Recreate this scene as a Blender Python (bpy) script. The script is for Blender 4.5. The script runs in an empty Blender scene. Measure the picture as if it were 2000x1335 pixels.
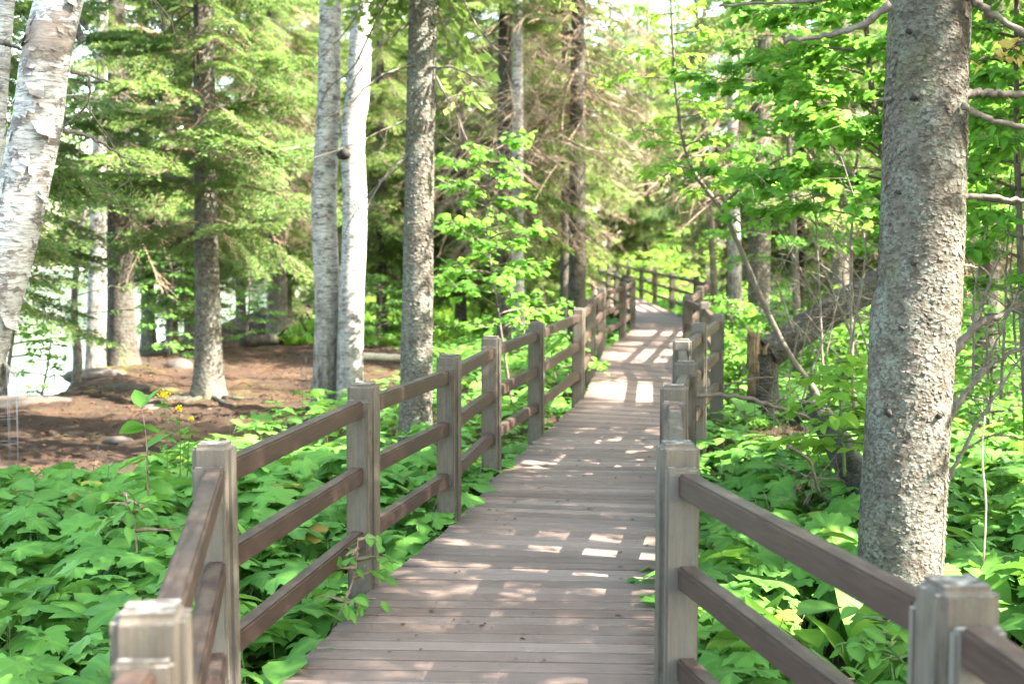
import bpy, bmesh, math, random
import numpy as np
from mathutils import Vector, Matrix

sc = bpy.context.scene
COL = sc.collection
rng = np.random.default_rng(11)
random.seed(5)
PI = math.pi

# ------------------------------------------------------------------ camera, sky, sun, exposure
CAM_Z, F, CX, CY, PITCH = 1.75, 2778.0, 1000.0, 667.5, math.atan((667.5 - 480.0) / 2778.0)
cd = bpy.data.cameras.new('camera'); cam = bpy.data.objects.new('camera', cd); COL.objects.link(cam)
cam.location = (0, 0, CAM_Z); cam.rotation_euler = (PI / 2 - PITCH, 0, 0)
cd.lens = 50; cd.sensor_width = 36; cd.clip_end = 2000; cd.clip_start = 0.05
cd.dof.use_dof = True; cd.dof.focus_distance = 7.0; cd.dof.aperture_fstop = 3.2
sc.camera = cam
TOSUN = Vector((0.93, -0.32, 0.95)).normalized()
SUN_EL = math.asin(TOSUN.z); SUN_AZ = math.atan2(TOSUN.x, TOSUN.y)
w = bpy.data.worlds.new('World'); sc.world = w; w.use_nodes = True
wn = w.node_tree; wn.nodes.clear()
sky = wn.nodes.new('ShaderNodeTexSky'); sky.sky_type = 'NISHITA'; sky.sun_disc = False
sky.sun_elevation = SUN_EL; sky.sun_rotation = SUN_AZ; sky.dust_density = 1.5; sky.air_density = 1.0
bg = wn.nodes.new('ShaderNodeBackground'); bg.inputs['Strength'].default_value = 0.13
wo = wn.nodes.new('ShaderNodeOutputWorld')
wb = wn.nodes.new('ShaderNodeMix'); wb.data_type = 'RGBA'; wb.blend_type = 'MULTIPLY'; wb.inputs[0].default_value = 1.0
wb.inputs[7].default_value = (1.08, 1.0, 0.80, 1)
wn.links.new(sky.outputs[0], wb.inputs[6]); wn.links.new(wb.outputs[2], bg.inputs[0]); wn.links.new(bg.outputs[0], wo.inputs[0])
sd = bpy.data.lights.new('sun', 'SUN'); sd.energy = 3.8; sd.angle = math.radians(0.55); sd.color = (1.0, 0.93, 0.82)
so = bpy.data.objects.new('sun', sd); COL.objects.link(so); so.location = (20, -10, 30)
so.rotation_euler = TOSUN.to_track_quat('Z', 'Y').to_euler()
sc.view_settings.view_transform = 'Standard'; sc.view_settings.look = 'None'
sc.view_settings.exposure = 3.68; sc.view_settings.gamma = 1.0
sc.render.engine = 'CYCLES'
cy = sc.cycles
cy.max_bounces = 7; cy.diffuse_bounces = 4; cy.glossy_bounces = 2; cy.transmission_bounces = 4; cy.transparent_max_bounces = 4
cy.sample_clamp_indirect = 6; cy.use_denoising = True; cy.caustics_reflective = False; cy.caustics_refractive = False


def at(px, py, Y):
    """pixel of the photograph -> point of the place at distance Y down the walk"""
    u = (px - CX) / F; v = -(py - CY) / F
    d = Vector((u, math.cos(PITCH) + v * math.sin(PITCH), v * math.cos(PITCH) - math.sin(PITCH)))
    s = Y / d.y
    return np.array((d.x * s, Y, CAM_Z + d.z * s))


def X(px, Y):
    return (px - CX) / F * Y


# ------------------------------------------------------------------ mesh buffer
class MB:
    def __init__(s):
        s.v = []; s.n = 0; s.f = []; s.m = []; s.r = []; s.e = []

    def add(s, v, f, mat=0, rnd=0.5, vein=0.0):
        v = np.asarray(v, dtype=np.float64).reshape(-1, 3)
        fs = f if isinstance(f, list) else [f]
        for a in fs:
            a = np.asarray(a, dtype=np.int64)
            if len(a):
                s.f.append(a + s.n); s.m.append(np.full(len(a), mat, dtype=np.int32))
        s.v.append(v); s.n += len(v)
        s.r.append(np.broadcast_to(np.asarray(rnd, dtype=np.float32), (len(v),)))
        s.e.append(np.broadcast_to(np.asarray(vein, dtype=np.float32), (len(v),)))
        return s

    def mesh(s, name, mats, off=(0, 0, 0), smooth=True):
        v = np.concatenate(s.v) - np.asarray(off, dtype=np.float64)
        lv = np.concatenate([a.ravel() for a in s.f])
        lt = np.concatenate([np.full(len(a), a.shape[1], dtype=np.int64) for a in s.f])
        ls = np.concatenate(([0], np.cumsum(lt)[:-1]))
        me = bpy.data.meshes.new(name)
        me.vertices.add(len(v)); me.loops.add(len(lv)); me.polygons.add(len(lt))
        me.vertices.foreach_set('co', v.astype(np.float32).ravel())
        me.loops.foreach_set('vertex_index', lv.astype(np.int32))
        me.polygons.foreach_set('loop_start', ls.astype(np.int32))
        me.polygons.foreach_set('material_index', np.concatenate(s.m))
        me.polygons.foreach_set('use_smooth', np.full(len(lt), smooth, dtype=bool))
        for nm, dat in (('rnd', s.r), ('vein', s.e)):
            a = me.attributes.new(nm, 'FLOAT', 'POINT')
            a.data.foreach_set('value', np.concatenate(dat).astype(np.float32))
        me.update(calc_edges=True)
        for m in (mats if isinstance(mats, (list, tuple)) else [mats]):
            me.materials.append(m)
        return me

    def build(s, name, mats, parent=None, smooth=True, local=False, loc=None):
        off = (0, 0, 0)
        if parent is not None and not local:
            off = top_loc(parent)
        if loc is not None:
            off = loc
        o = bpy.data.objects.new(name, s.mesh(name, mats, off, smooth))
        COL.objects.link(o)
        if parent is not None:
            o.parent = parent
        elif loc is not None:
            o.location = loc
        return o


def top_loc(o):
    p = np.zeros(3)
    while o is not None:
        p = p + np.array(o.location); o = o.parent
    return p


def thing(name, label, cat, loc=(0, 0, 0), group=None):
    o = bpy.data.objects.new(name, None); COL.objects.link(o); o.empty_display_size = 0.2
    o.location = tuple(float(c) for c in loc); o['label'] = label; o['category'] = cat
    if group: o['group'] = group
    return o


def tag(o, label=None, cat=None, group=None, kind=None):
    if label: o['label'] = label
    if cat: o['category'] = cat
    if group: o['group'] = group
    if kind: o['kind'] = kind
    return o


def norm(a):
    return a / np.maximum(np.linalg.norm(a, axis=-1, keepdims=True), 1e-9)


def smooth_pts(pts, n):
    """Catmull-Rom through the points, n samples"""
    P = np.asarray(pts, dtype=float)
    if len(P) == 2:
        t = np.linspace(0, 1, n)[:, None]
        return P[0] * (1 - t) + P[1] * t
    Q = np.vstack((2 * P[0] - P[1], P, 2 * P[-1] - P[-2]))
    out = []
    for u in np.linspace(0, len(P) - 1 - 1e-9, n):
        i = int(u); t = u - i
        a, b, c, d = Q[i], Q[i + 1], Q[i + 2], Q[i + 3]
        out.append(0.5 * ((2 * b) + (-a + c) * t + (2 * a - 5 * b + 4 * c - d) * t * t + (-a + 3 * b - 3 * c + d) * t ** 3))
    return np.array(out)


def tube(pts, rad, sides=6, cap=True, wob=0.0):
    P = np.asarray(pts, dtype=float); n = len(P)
    rad = np.broadcast_to(np.asarray(rad, dtype=float), (n,)) if np.ndim(rad) else np.full(n, rad)
    T = norm(np.gradient(P, axis=0))
    up = np.array([0, 0, 1.0]) if abs(T[0][2]) < 0.9 else np.array([1.0, 0, 0])
    A = norm(np.cross(T, up)); B = np.cross(T, A)
    th = np.arange(sides) / sides * 2 * PI
    ring = A[:, None, :] * np.cos(th)[None, :, None] + B[:, None, :] * np.sin(th)[None, :, None]
    rr = rad[:, None] * np.ones(sides)
    if wob: rr = rr * (1 + wob * rng.standard_normal((n, sides)))
    v = (P[:, None, :] + ring * rr[:, :, None]).reshape(-1, 3)
    i = np.arange(n - 1)[:, None] * sides; j = np.arange(sides)[None, :]; k = (j + 1) % sides
    q = np.stack((i + j, i + k, i + sides + k, i + sides + j), -1).reshape(-1, 4)
    fs = [q]
    if cap:
        fs.append(np.arange(sides)[None, ::-1]); fs.append((np.arange(sides) + (n - 1) * sides)[None, :])
    return v, fs


def inst(tv, tf, M, T):
    """template copied K times: M (K,3,3), T (K,3)"""
    tv = np.asarray(tv); K = len(T)
    v = np.einsum('kij,nj->kni', M, tv) + np.asarray(T)[:, None, :]
    off = (np.arange(K) * len(tv))[:, None, None]
    fs = [(np.asarray(a)[None] + off).reshape(-1, np.asarray(a).shape[1]) for a in (tf if isinstance(tf, list) else [tf])]
    return v.reshape(-1, 3), fs


def rot(az, pitch, roll, s=1.0):
    """leaf frames: heading az, nose pitch (down positive), roll about the midrib"""
    ca, sa, cp, sp, cr, sr = np.cos(az), np.sin(az), np.cos(pitch), np.sin(pitch), np.cos(roll), np.sin(roll)
    z = np.zeros_like(ca); o = np.ones_like(ca)
    Rz = np.stack((ca, -sa, z, sa, ca, z, z, z, o), -1).reshape(-1, 3, 3)
    Ry = np.stack((cp, z, sp, z, o, z, -sp, z, cp), -1).reshape(-1, 3, 3)
    Rx = np.stack((o, z, z, z, cr, -sr, z, sr, cr), -1).reshape(-1, 3, 3)
    return (Rz @ Ry @ Rx) * np.broadcast_to(np.asarray(s, dtype=float), ca.shape)[:, None, None]


def beveled(sx, sy, sz, bev=0.006, seg=1):
    bm = bmesh.new(); bmesh.ops.create_cube(bm, size=1.0)
    for v in bm.verts: v.co = Vector((v.co.x * sx, v.co.y * sy, v.co.z * sz))
    if bev: bmesh.ops.bevel(bm, geom=bm.edges[:], offset=bev, segments=seg, affect='EDGES')
    bm.verts.ensure_lookup_table()
    v = np.array([x.co[:] for x in bm.verts]); d = {}
    for f in bm.faces: d.setdefault(len(f.verts), []).append([x.index for x in f.verts])
    bm.free()
    return v, [np.array(a) for a in d.values()]


# cheap smooth noise in numpy
_ph = np.random.default_rng(3).uniform(0, 6.28, (40, 3)); _fr = np.random.default_rng(4).standard_normal((40, 2))


def sn(x, y, sc_=1.0, k=0, n=7):
    r = np.zeros_like(np.asarray(x, dtype=float))
    for i in range(n):
        a = _fr[(i + k * 5) % 40]
        r = r + np.sin(a[0] * x * sc_ * (1 + .35 * i) + a[1] * y * sc_ * (1 + .35 * i) + _ph[(i + k * 7) % 40, k % 3]) / (1 + .4 * i)
    return r / 3.0


# ------------------------------------------------------------------ materials
def new_mat(name):
    m = bpy.data.materials.new(name); m.use_nodes = True; nt = m.node_tree; nt.nodes.clear()
    def N(t, **kw):
        n = nt.nodes.new('ShaderNode' + t)
        for k, val in kw.items():
            if k.startswith('_'): setattr(n, k[1:], val)
            else:
                key = k
                sock = n.inputs[int(k[1:])] if (k[0] == 'i' and k[1:].isdigit()) else n.inputs[key]
                if isinstance(val, bpy.types.NodeSocket): nt.links.new(val, sock)
                else: sock.default_value = val
        return n
    def ramp(fac, stops, interp='LINEAR'):
        n = nt.nodes.new('ShaderNodeValToRGB'); e = n.color_ramp.elements; n.color_ramp.interpolation = interp
        while len(e) < len(stops): e.new(0.5)
        for el, (p, c) in zip(e, stops):
            el.position = p; el.color = (c, c, c, 1) if not hasattr(c, '__len__') else (*c, 1)
        nt.links.new(fac, n.inputs[0]); return n.outputs[0]
    def mix(fac, a, b, mode='MIX'):
        n = nt.nodes.new('ShaderNodeMix'); n.data_type = 'RGBA'; n.blend_type = mode
        for i, val in ((0, fac), (6, a), (7, b)):
            if isinstance(val, bpy.types.NodeSocket): nt.links.new(val, n.inputs[i])
            else: n.inputs[i].default_value = (*val, 1) if hasattr(val, '__len__') and len(val) == 3 else val
        return n.outputs[2]
    def coord(scale=(1, 1, 1), kind='Object'):
        tc = N('TexCoord'); mp = N('Mapping', Vector=tc.outputs[kind], Scale=scale); return mp.outputs[0]
    def noise(scale, vec, detail=4, rough=.55):
        return N('TexNoise', Vector=vec, Scale=scale, Detail=detail, Roughness=rough).outputs[0]
    def attr(nm):
        n = N('Attribute'); n.attribute_name = nm; return n.outputs['Fac']
    def bump(h, strength=.4, dist=.01, normal=None):
        b = N('Bump', Strength=strength, Distance=dist, Height=h)
        if normal is not None: nt.links.new(normal, b.inputs['Normal'])
        return b.outputs[0]
    def out(shader):
        o = nt.nodes.new('ShaderNodeOutputMaterial'); nt.links.new(shader, o.inputs[0])
    def principled(col, rough=.8, spec=.3, nrm=None):
        p = N('BsdfPrincipled')
        for key, val in (('Base Color', col), ('Roughness', rough), ('Specular IOR Level', spec)):
            if isinstance(val, bpy.types.NodeSocket): nt.links.new(val, p.inputs[key])
            else: p.inputs[key].default_value = (*val, 1) if hasattr(val, '__len__') else val
        if nrm is not None: nt.links.new(nrm, p.inputs['Normal'])
        return p.outputs[0]

    class K: pass
    k = K(); k.m, k.nt, k.N, k.ramp, k.mix, k.coord, k.noise, k.attr, k.bump, k.out, k.prin = m, nt, N, ramp, mix, coord, noise, attr, bump, out, principled
    return k


def new_mat_safe(name):
    m = bpy.data.materials.new(name)
    return m


def leaf_mat(name, cols, trans=.45, tcol=(.22, .42, .05), rough=.5, spec=.14, vein=(.17, .36, .07), vfac=.5):
    k = new_mat(name)
    r = k.attr('rnd')
    c = k.ramp(r, cols)
    n = k.noise(14, k.coord(), 3)
    c = k.mix(k.ramp(n, [(.35, 0), (.75, .5)]), c, k.mix(.5, c, (.16, .26, .05)))
    vf = k.N('Math', i0=k.attr('vein'), i1=vfac, _operation='MULTIPLY').outputs[0]
    c = k.mix(vf, c, vein)
    nb = k.bump(k.noise(60, k.coord(), 2), .25, .004)
    p = k.prin(c, rough, spec, nb)
    t = k.N('BsdfTranslucent', Color=k.mix(.55, c, tcol)).outputs[0]
    mx = k.N('MixShader', i0=trans); k.nt.links.new(p, mx.inputs[1]); k.nt.links.new(t, mx.inputs[2])
    k.out(mx.outputs[0]); return k.m


def needle_mat(name, cols, trans=.48):
    k = new_mat(name)
    oi = k.N('ObjectInfo').outputs['Random']
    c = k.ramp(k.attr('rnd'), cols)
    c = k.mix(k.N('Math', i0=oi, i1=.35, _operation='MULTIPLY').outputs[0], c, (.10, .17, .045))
    p = k.prin(c, .65, .1)
    t = k.N('BsdfTranslucent', Color=k.mix(.5, c, (.30, .42, .08))).outputs[0]
    mx = k.N('MixShader', i0=trans); k.nt.links.new(p, mx.inputs[1]); k.nt.links.new(t, mx.inputs[2])
    k.out(mx.outputs[0]); return k.m


def spruce_bark(name, scale=1.0, tint=1.0):
    k = new_mat(name)
    v = k.coord((1, 1, 1.25))
    d = k.N('TexNoise', Vector=v, Scale=9 * scale, Detail=3).outputs['Color']
    vv = k.mix(.06, v, d)
    vo = k.N('TexVoronoi', Vector=vv, Scale=42 * scale, Randomness=1.0)
    h = k.noise(30 * scale, v, 6, .7)
    cell = k.N('SeparateColor', Color=vo.outputs['Color']).outputs[0]
    c = k.ramp(cell, [(0, (.085 * tint, .068 * tint, .052 * tint)), (.5, (.155 * tint, .128 * tint, .10 * tint)), (1, (.27 * tint, .24 * tint, .20 * tint))])
    c = k.mix(k.ramp(h, [(.4, 0), (.68, .75)]), c, (.24 * tint, .215 * tint, .18 * tint))
    lich = k.ramp(k.noise(5.5, k.coord((1, 1, .8)), 5, .7), [(.44, 0), (.58, .95)])
    lf = k.N('Math', i0=lich, i1=k.ramp(k.noise(45, v, 3, .7), [(.45, 0), (.56, 1)]), _operation='MULTIPLY').outputs[0]
    lf2 = k.N('Math', i0=lf, i1=.7, _operation='MULTIPLY').outputs[0]
    c = k.mix(lf2, c, (.36 * tint, .40 * tint, .345 * tint))
    moss = k.ramp(k.noise(2.3, k.coord((1, 1, .5)), 4, .6), [(.56, 0), (.7, .5)])
    c = k.mix(moss, c, (.13, .15, .06))
    c = k.mix(k.N('Math', i0=k.attr('rnd'), i1=.5, _operation='SUBTRACT').outputs[0], c, (.30, .275, .24))
    c = k.mix(k.N('Math', i0=k.attr('vein'), i1=1.0, _operation='MULTIPLY').outputs[0], c, (.03, .024, .02))
    hh = k.N('Math', i0=vo.outputs['Distance'], i1=h, _operation='MULTIPLY_ADD').outputs[0]
    k.out(k.prin(c, .92, .15, k.bump(h, .9, .02, k.bump(vo.outputs['Distance'], .7, .012)))); return k.m


def birch_bark(name, dark=.5, white=(.47, .465, .46)):
    k = new_mat(name)
    v = k.coord((1, 1, 1))
    fine = k.noise(4, k.coord((2.2, 2.2, 26)), 5, .65)
    big = k.noise(2.2, k.coord((1.3, 1.3, 2.2)), 5, .62)
    c = k.mix(k.ramp(big, [(.35, 0), (.7, .7)]), white, (.26, .245, .235))
    len_ = k.ramp(fine, [(.54, 0), (.62, .9)])
    c = k.mix(len_, c, (.13, .10, .085))
    patch = k.ramp(k.noise(3.1, k.coord((2.2, 2.2, 4.6)), 6, .75), [(.535 - .01 * dark, 0), (.59 - .01 * dark, .9)])
    c = k.mix(patch, c, (.075, .06, .052))
    c = k.mix(k.ramp(k.noise(7, k.coord((2.5, 2.5, 9)), 6, .75), [(.47, 0), (.60, .75)]), c, (.15, .135, .125))
    c = k.mix(k.ramp(k.noise(1.0, k.coord((.7, .7, 3.4)), 6, .7), [(.575, 0), (.62, .85)]), c, (.13, .10, .08))
    pink = k.ramp(k.noise(2.6, k.coord((2.5, 2.5, 9)), 3), [(.55, 0), (.75, .6)])
    c = k.mix(pink, c, (.36, .29, .245))
    # rough dark bark around the foot of the tree
    z = k.N('SeparateXYZ', Vector=k.N('TexCoord').outputs['Object']).outputs[2]
    zz = k.N('Math', i0=z, i1=.26, i2=k.noise(2, k.coord((4, 4, 1.0)), 5, .7), _operation='MULTIPLY_ADD')
    foot = k.ramp(zz.outputs[0], [(.62, 1), (1.0, 0)])
    ff = k.N('Math', i0=foot, i1=dark, _operation='MULTIPLY').outputs[0]
    c = k.mix(ff, c, k.ramp(k.noise(16, k.coord((1, 1, .4)), 6, .7), [(.35, (.03, .026, .022)), (.65, (.26, .24, .21))]))
    c = k.mix(k.attr('vein'), c, (.025, .02, .017))
    k.out(k.prin(c, .72, .25, k.bump(fine, .35, .012, k.bump(patch, .5, .015)))); return k.m


def plain_bark(name, a, b, scale=12):
    k = new_mat(name)
    n = k.noise(scale, k.coord((1, 1, .35)), 6, .7)
    c = k.ramp(n, [(.3, a), (.7, b)])
    c = k.mix(k.ramp(k.noise(5, k.coord(), 4, .7), [(.55, 0), (.65, .6)]), c, (.24, .26, .20))
    k.out(k.prin(c, .9, .15, k.bump(n, .7, .02))); return k.m


def post_mat():
    k = new_mat('weathered_post_wood')
    v = k.coord((40, 40, 1.6)); n = k.noise(2.6, v, 6, .65)
    oi = k.attr('rnd')
    c = k.ramp(n, [(.2, (.055, .042, .031)), (.5, (.088, .070, .053)), (.8, (.128, .104, .08))])
    c = k.mix(k.ramp(k.noise(1.7, k.coord((5, 5, 1.2)), 4, .6), [(.42, 0), (.7, .55)]), c, (.140, .127, .109))
    c = k.mix(k.ramp(k.noise(2.2, k.coord((9, 9, .6)), 4, .6), [(.56, 0), (.68, .8)]), c, (.055, .048, .045))
    kn = k.N('TexVoronoi', Vector=k.coord((5, 5, 2.2)), Scale=1.3).outputs['Distance']
    c = k.mix(k.ramp(kn, [(.04, .9), (.08, 0)]), c, (.035, .022, .015))
    c = k.mix(k.ramp(k.noise(3.2, k.coord((4, 4, 2.4)), 6, .75), [(.5, 0), (.68, .6)]), c, (.035, .028, .019))
    c = k.mix(k.ramp(k.noise(5, k.coord((7, 7, 3)), 5, .75), [(.58, 0), (.66, .5)]), c, (.11, .115, .085))
    c = k.mix(k.N('Math', i0=oi, i1=.6, _operation='MULTIPLY').outputs[0], c, (.15, .135, .118))
    # lichen and grime on the cut top
    nz = k.N('SeparateXYZ', Vector=k.N('NewGeometry').outputs['Normal']).outputs[2]
    topc = k.ramp(k.noise(28, k.coord(), 5, .7), [(.38, (.05, .042, .036)), (.52, (.13, .115, .10)), (.62, (.34, .32, .29))])
    c = k.mix(k.ramp(nz, [(.7, 0), (.9, 1)]), c, topc)
    k.out(k.prin(c, .82, .25, k.bump(n, .45, .006))); return k.m


def rail_mat():
    k = new_mat('brown_rail_composite')
    ax = k.noise(3, k.coord((22, 1.6, 22)), 6, .7)
    c = k.ramp(ax, [(.28, (.027, .015, .012)), (.5, (.044, .025, .020)), (.74, (.068, .042, .034))])
    nz = k.N('SeparateXYZ', Vector=k.N('NewGeometry').outputs['Normal']).outputs[2]
    dust = k.ramp(k.noise(6, k.coord((5, 1.2, 5)), 4, .65), [(.36, 0), (.64, .8)])
    df = k.N('Math', i0=dust, i1=k.ramp(nz, [(.6, 0), (.95, 1)]), _operation='MULTIPLY').outputs[0]
    c = k.mix(df, c, (.105, .075, .054))
    k.out(k.prin(c, .52, .25, k.bump(k.noise(40, k.coord((3, 1, 3)), 3), .12, .003))); return k.m


def deck_mat():
    k = new_mat('deck_boards')
    g = k.noise(3.0, k.coord((1.6, 55, 30)), 6, .7)
    c = k.ramp(k.attr('rnd'), [(0, (.148, .099, .080)), (.5, (.222, .155, .128)), (1, (.31, .224, .188))])
    c = k.mix(k.ramp(g, [(.32, .6), (.6, 0)]), c, (.115, .082, .066))
    c = k.mix(k.ramp(k.noise(1.6, k.coord((1, 2.5, 1)), 5, .65), [(.4, 0), (.75, .45)]), c, (.26, .21, .178))
    st = k.ramp(k.noise(24, k.coord((.6, 1.4, 1)), 4, .7), [(.64, 0), (.70, .65)])
    c = k.mix(st, c, (.08, .06, .05))
    dirt = k.N('Math', i0=k.attr('vein'), i1=k.ramp(k.noise(5, k.coord((1.5, 4, 1)), 5, .7), [(.3, .25), (.65, 1)]), _operation='MULTIPLY').outputs[0]
    c = k.mix(dirt, c, (.065, .052, .042))
    k.out(k.prin(c, .7, .18, k.bump(g, .3, .004))); return k.m


def dirt_mat():
    k = new_mat('forest_floor')
    v = k.coord()
    a = k.noise(1.1, v, 8, .7); b = k.noise(40, v, 5, .75)
    c = k.ramp(a, [(.3, (.024, .017, .013)), (.5, (.044, .029, .021)), (.72, (.085, .046, .027))])
    c = k.mix(k.ramp(b, [(.35, .6), (.6, 0)]), c, (.05, .035, .027))
    c = k.mix(k.ramp(k.noise(90, v, 3, .7), [(.58, 0), (.66, .7)]), c, (.15, .095, .062))
    moss = k.ramp(k.noise(.55, v, 6, .72), [(.52, 0), (.62, .8)])
    mf = k.N('Math', i0=moss, i1=k.ramp(k.noise(5, v, 6, .75), [(.46, 0), (.58, 1)]), _operation='MULTIPLY').outputs[0]
    c = k.mix(mf, c, (.085, .105, .028))
    k.out(k.prin(c, .95, .1, k.bump(b, .6, .03, k.bump(a, .5, .1)))); return k.m


def water_mat():
    k = new_mat('lake_water')
    b = k.bump(k.noise(1.5, k.coord((1, .6, 1)), 4), .35, .05)
    k.out(k.prin((.03, .05, .075), .12, .5, b)); return k.m


def simple_mat(name, col, rough=.7, spec=.3, nscale=20, amp=.35):
    k = new_mat(name)
    n = k.noise(nscale, k.coord(), 5, .65)
    c = k.mix(k.ramp(n, [(.3, 0), (.7, 1)]), tuple(x * (1 - amp) for x in col), tuple(min(1, x * (1 + amp)) for x in col))
    k.out(k.prin(c, rough, spec, k.bump(n, .4, .01))); return k.m


# Material objects cannot take attributes of our own, so the small builder keeps them on K
def _patch():
    pass


GREEN = [(0, (.036, .112, .022)), (.45, (.082, .232, .042)), (.85, (.14, .335, .062)), (.95, (.24, .38, .06)), (.98, (.42, .38, .07)), (1, (.30, .15, .05))]
M = {}
M['thimble'] = leaf_mat('thimbleberry_leaf', GREEN, .34)
M['oval'] = leaf_mat('oval_leaf', [(0, (.034, .105, .022)), (.6, (.075, .205, .036)), (1, (.13, .29, .05))], .36)
M['maple'] = leaf_mat('maple_leaf', [(0, (.06, .17, .025)), (.6, (.105, .28, .035)), (1, (.2, .38, .05))], .5)
M['lime'] = leaf_mat('lime_leaf', [(0, (.11, .25, .03)), (.6, (.17, .36, .04)), (1, (.26, .42, .05))], .5, tcol=(.35, .5, .06))
M['yellow'] = leaf_mat('yellow_leaf', [(0, (.55, .36, .09)), (1, (.70, .52, .16))], .45, tcol=(.75, .6, .2), vein=(.7, .5, .2))
M['flower'] = simple_mat('goldenrod_flower', (.85, .56, .02), .6, .2)
M['needle'] = needle_mat('spruce_needles', [(0, (.045, .085, .024)), (.4, (.092, .165, .04)), (.75, (.165, .255, .066)), (1, (.30, .35, .12))])
M['needle_fir'] = needle_mat('fir_needles', [(0, (.04, .09, .034)), (.5, (.092, .185, .058)), (1, (.21, .32, .11))])
M['twig'] = plain_bark('dry_twig', (.13, .085, .06), (.34, .25, .18), 20)
M['deadwood'] = plain_bark('grey_deadwood', (.075, .06, .05), (.20, .17, .145), 18)
M['palewood'] = simple_mat('pale_dry_twigs', (.46, .38, .28), .85, .1)
M['stem'] = simple_mat('green_stem', (.10, .16, .05), .7, .2)
M['bark'] = spruce_bark('spruce_bark', 1.0, .54)
M['bark_old'] = spruce_bark('old_dead_bark', .7, .23)
M['bark_brown'] = spruce_bark('reddish_spruce_bark', .6, .32)
M['bark_far'] = spruce_bark('spruce_bark_coarse', .6, .52)
M['birch'] = birch_bark('birch_bark', .55)
M['birch_far'] = birch_bark('birch_bark_rough_foot', 1.0, (.48, .465, .44))
M['smooth_bark'] = plain_bark('smooth_grey_bark', (.07, .056, .045), (.15, .128, .106), 15)
M['post'] = post_mat()
M['rail'] = rail_mat()
M['deck'] = deck_mat()
M['dirt'] = dirt_mat()
M['water'] = water_mat()
M['rock'] = simple_mat('shore_rock', (.075, .063, .055), .85, .2, 9)
M['splinter'] = simple_mat('fresh_broken_wood', (.19, .13, .08), .85, .1, 10, .6)
M['wire'] = simple_mat('galvanised_wire', (.05, .055, .065), .5, .5)
M['litter'] = simple_mat('dry_leaf_litter', (.085, .05, .028), .9, .1, 8, .6)
M['joist'] = simple_mat('dark_joist_wood', (.075, .06, .05), .9, .1)

# ------------------------------------------------------------------ leaf and bough templates


def tpl_palm(N, two=True, seed=0):
    r_ = np.random.default_rng(seed)
    th = np.radians(np.linspace(-158, 158, N)); d = np.degrees(th)
    L = [(-118, .62), (-56, .86), (0, 1.08), (56, .86), (118, .62)]
    rad = np.full(N, .50); vein = np.zeros(N); fold = np.zeros(N)
    for a, l in L:
        rad = np.maximum(rad, .50 + (l - .50) * np.exp(-((d - a) / 22.0) ** 2)); vein += np.exp(-((d - a) / 6.0) ** 2)
        fold += np.exp(-((d - a) / 16.0) ** 2)
    rad *= np.where(np.abs(d) > 140, .86, 1)
    if N > 20: rad *= 1 + .055 * np.where(np.arange(N) % 2, 1, -1)
    def ring(s, k):
        rr = rad * s
        x, y = rr * np.cos(th), rr * np.sin(th)
        z = -.20 * rr ** 2 * k - .05 * fold * s + .03 * r_.standard_normal(N) * s
        return np.stack((x, y, z), -1)
    c = np.zeros((1, 3))
    if two:
        v = np.vstack((c, ring(.55, 1.), ring(1., 1.25)))
        i = np.arange(N - 1)
        f = [np.stack((np.zeros(N - 1, int), 1 + i, 2 + i), -1), np.stack((1 + i, 1 + N + i, 2 + N + i, 2 + i), -1)]
        ve = np.concatenate(([1], vein, vein * .7))
    else:
        v = np.vstack((c, ring(1., 1.))); i = np.arange(N - 1)
        f = [np.stack((np.zeros(N - 1, int), 1 + i, 2 + i), -1)]
        ve = np.concatenate(([1], vein))
    v[:, 0] += .15
    return v, f, ve * .9


def tpl_oval(w=.26, n=5, droop=.18):
    t = np.linspace(0, 1, n); hw = w * np.sin(PI * np.clip(t, .0, 1) ** .85) ** .8; hw[0] = .01; hw[-1] = 0.004
    mid = np.stack((t, 0 * t, -droop * t ** 2), -1)
    l = mid + np.stack((0 * t, hw, .28 * hw), -1); r = mid + np.stack((0 * t, -hw, .28 * hw), -1)
    v = np.vstack((mid, l, r)); i = np.arange(n - 1)
    f = [np.vstack((np.stack((i, i + 1, n + i + 1, n + i), -1), np.stack((i + 1, i, 2 * n + i, 2 * n + i + 1), -1)))]
    return v, f, np.concatenate((np.ones(n) * .8, np.zeros(2 * n)))


PALM_HI = [tpl_palm(41, True, s) for s in range(4)]
PALM_LO = [tpl_palm(16, False, s) for s in range(3)]
OVAL = [tpl_oval(.27), tpl_oval(.2, 5, .3), tpl_oval(.33, 5, .1)]


def leaves(mb, tpls, pos, az, pitch, roll, size, rnd, mat=0, r_=rng):
    pos = np.asarray(pos); which = r_.integers(0, len(tpls), len(pos))
    for q, (tv, tf, te) in enumerate(tpls):
        s = which == q
        if not s.any(): continue
        v, f = inst(tv, tf, rot(az[s], pitch[s], roll[s], size[s]), pos[s])
        mb.add(v, f, mat, np.repeat(rnd[s], len(tv)), np.tile(te, s.sum()))


BLADE_F = [np.array([[0, 1, 2, 3]])]


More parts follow.
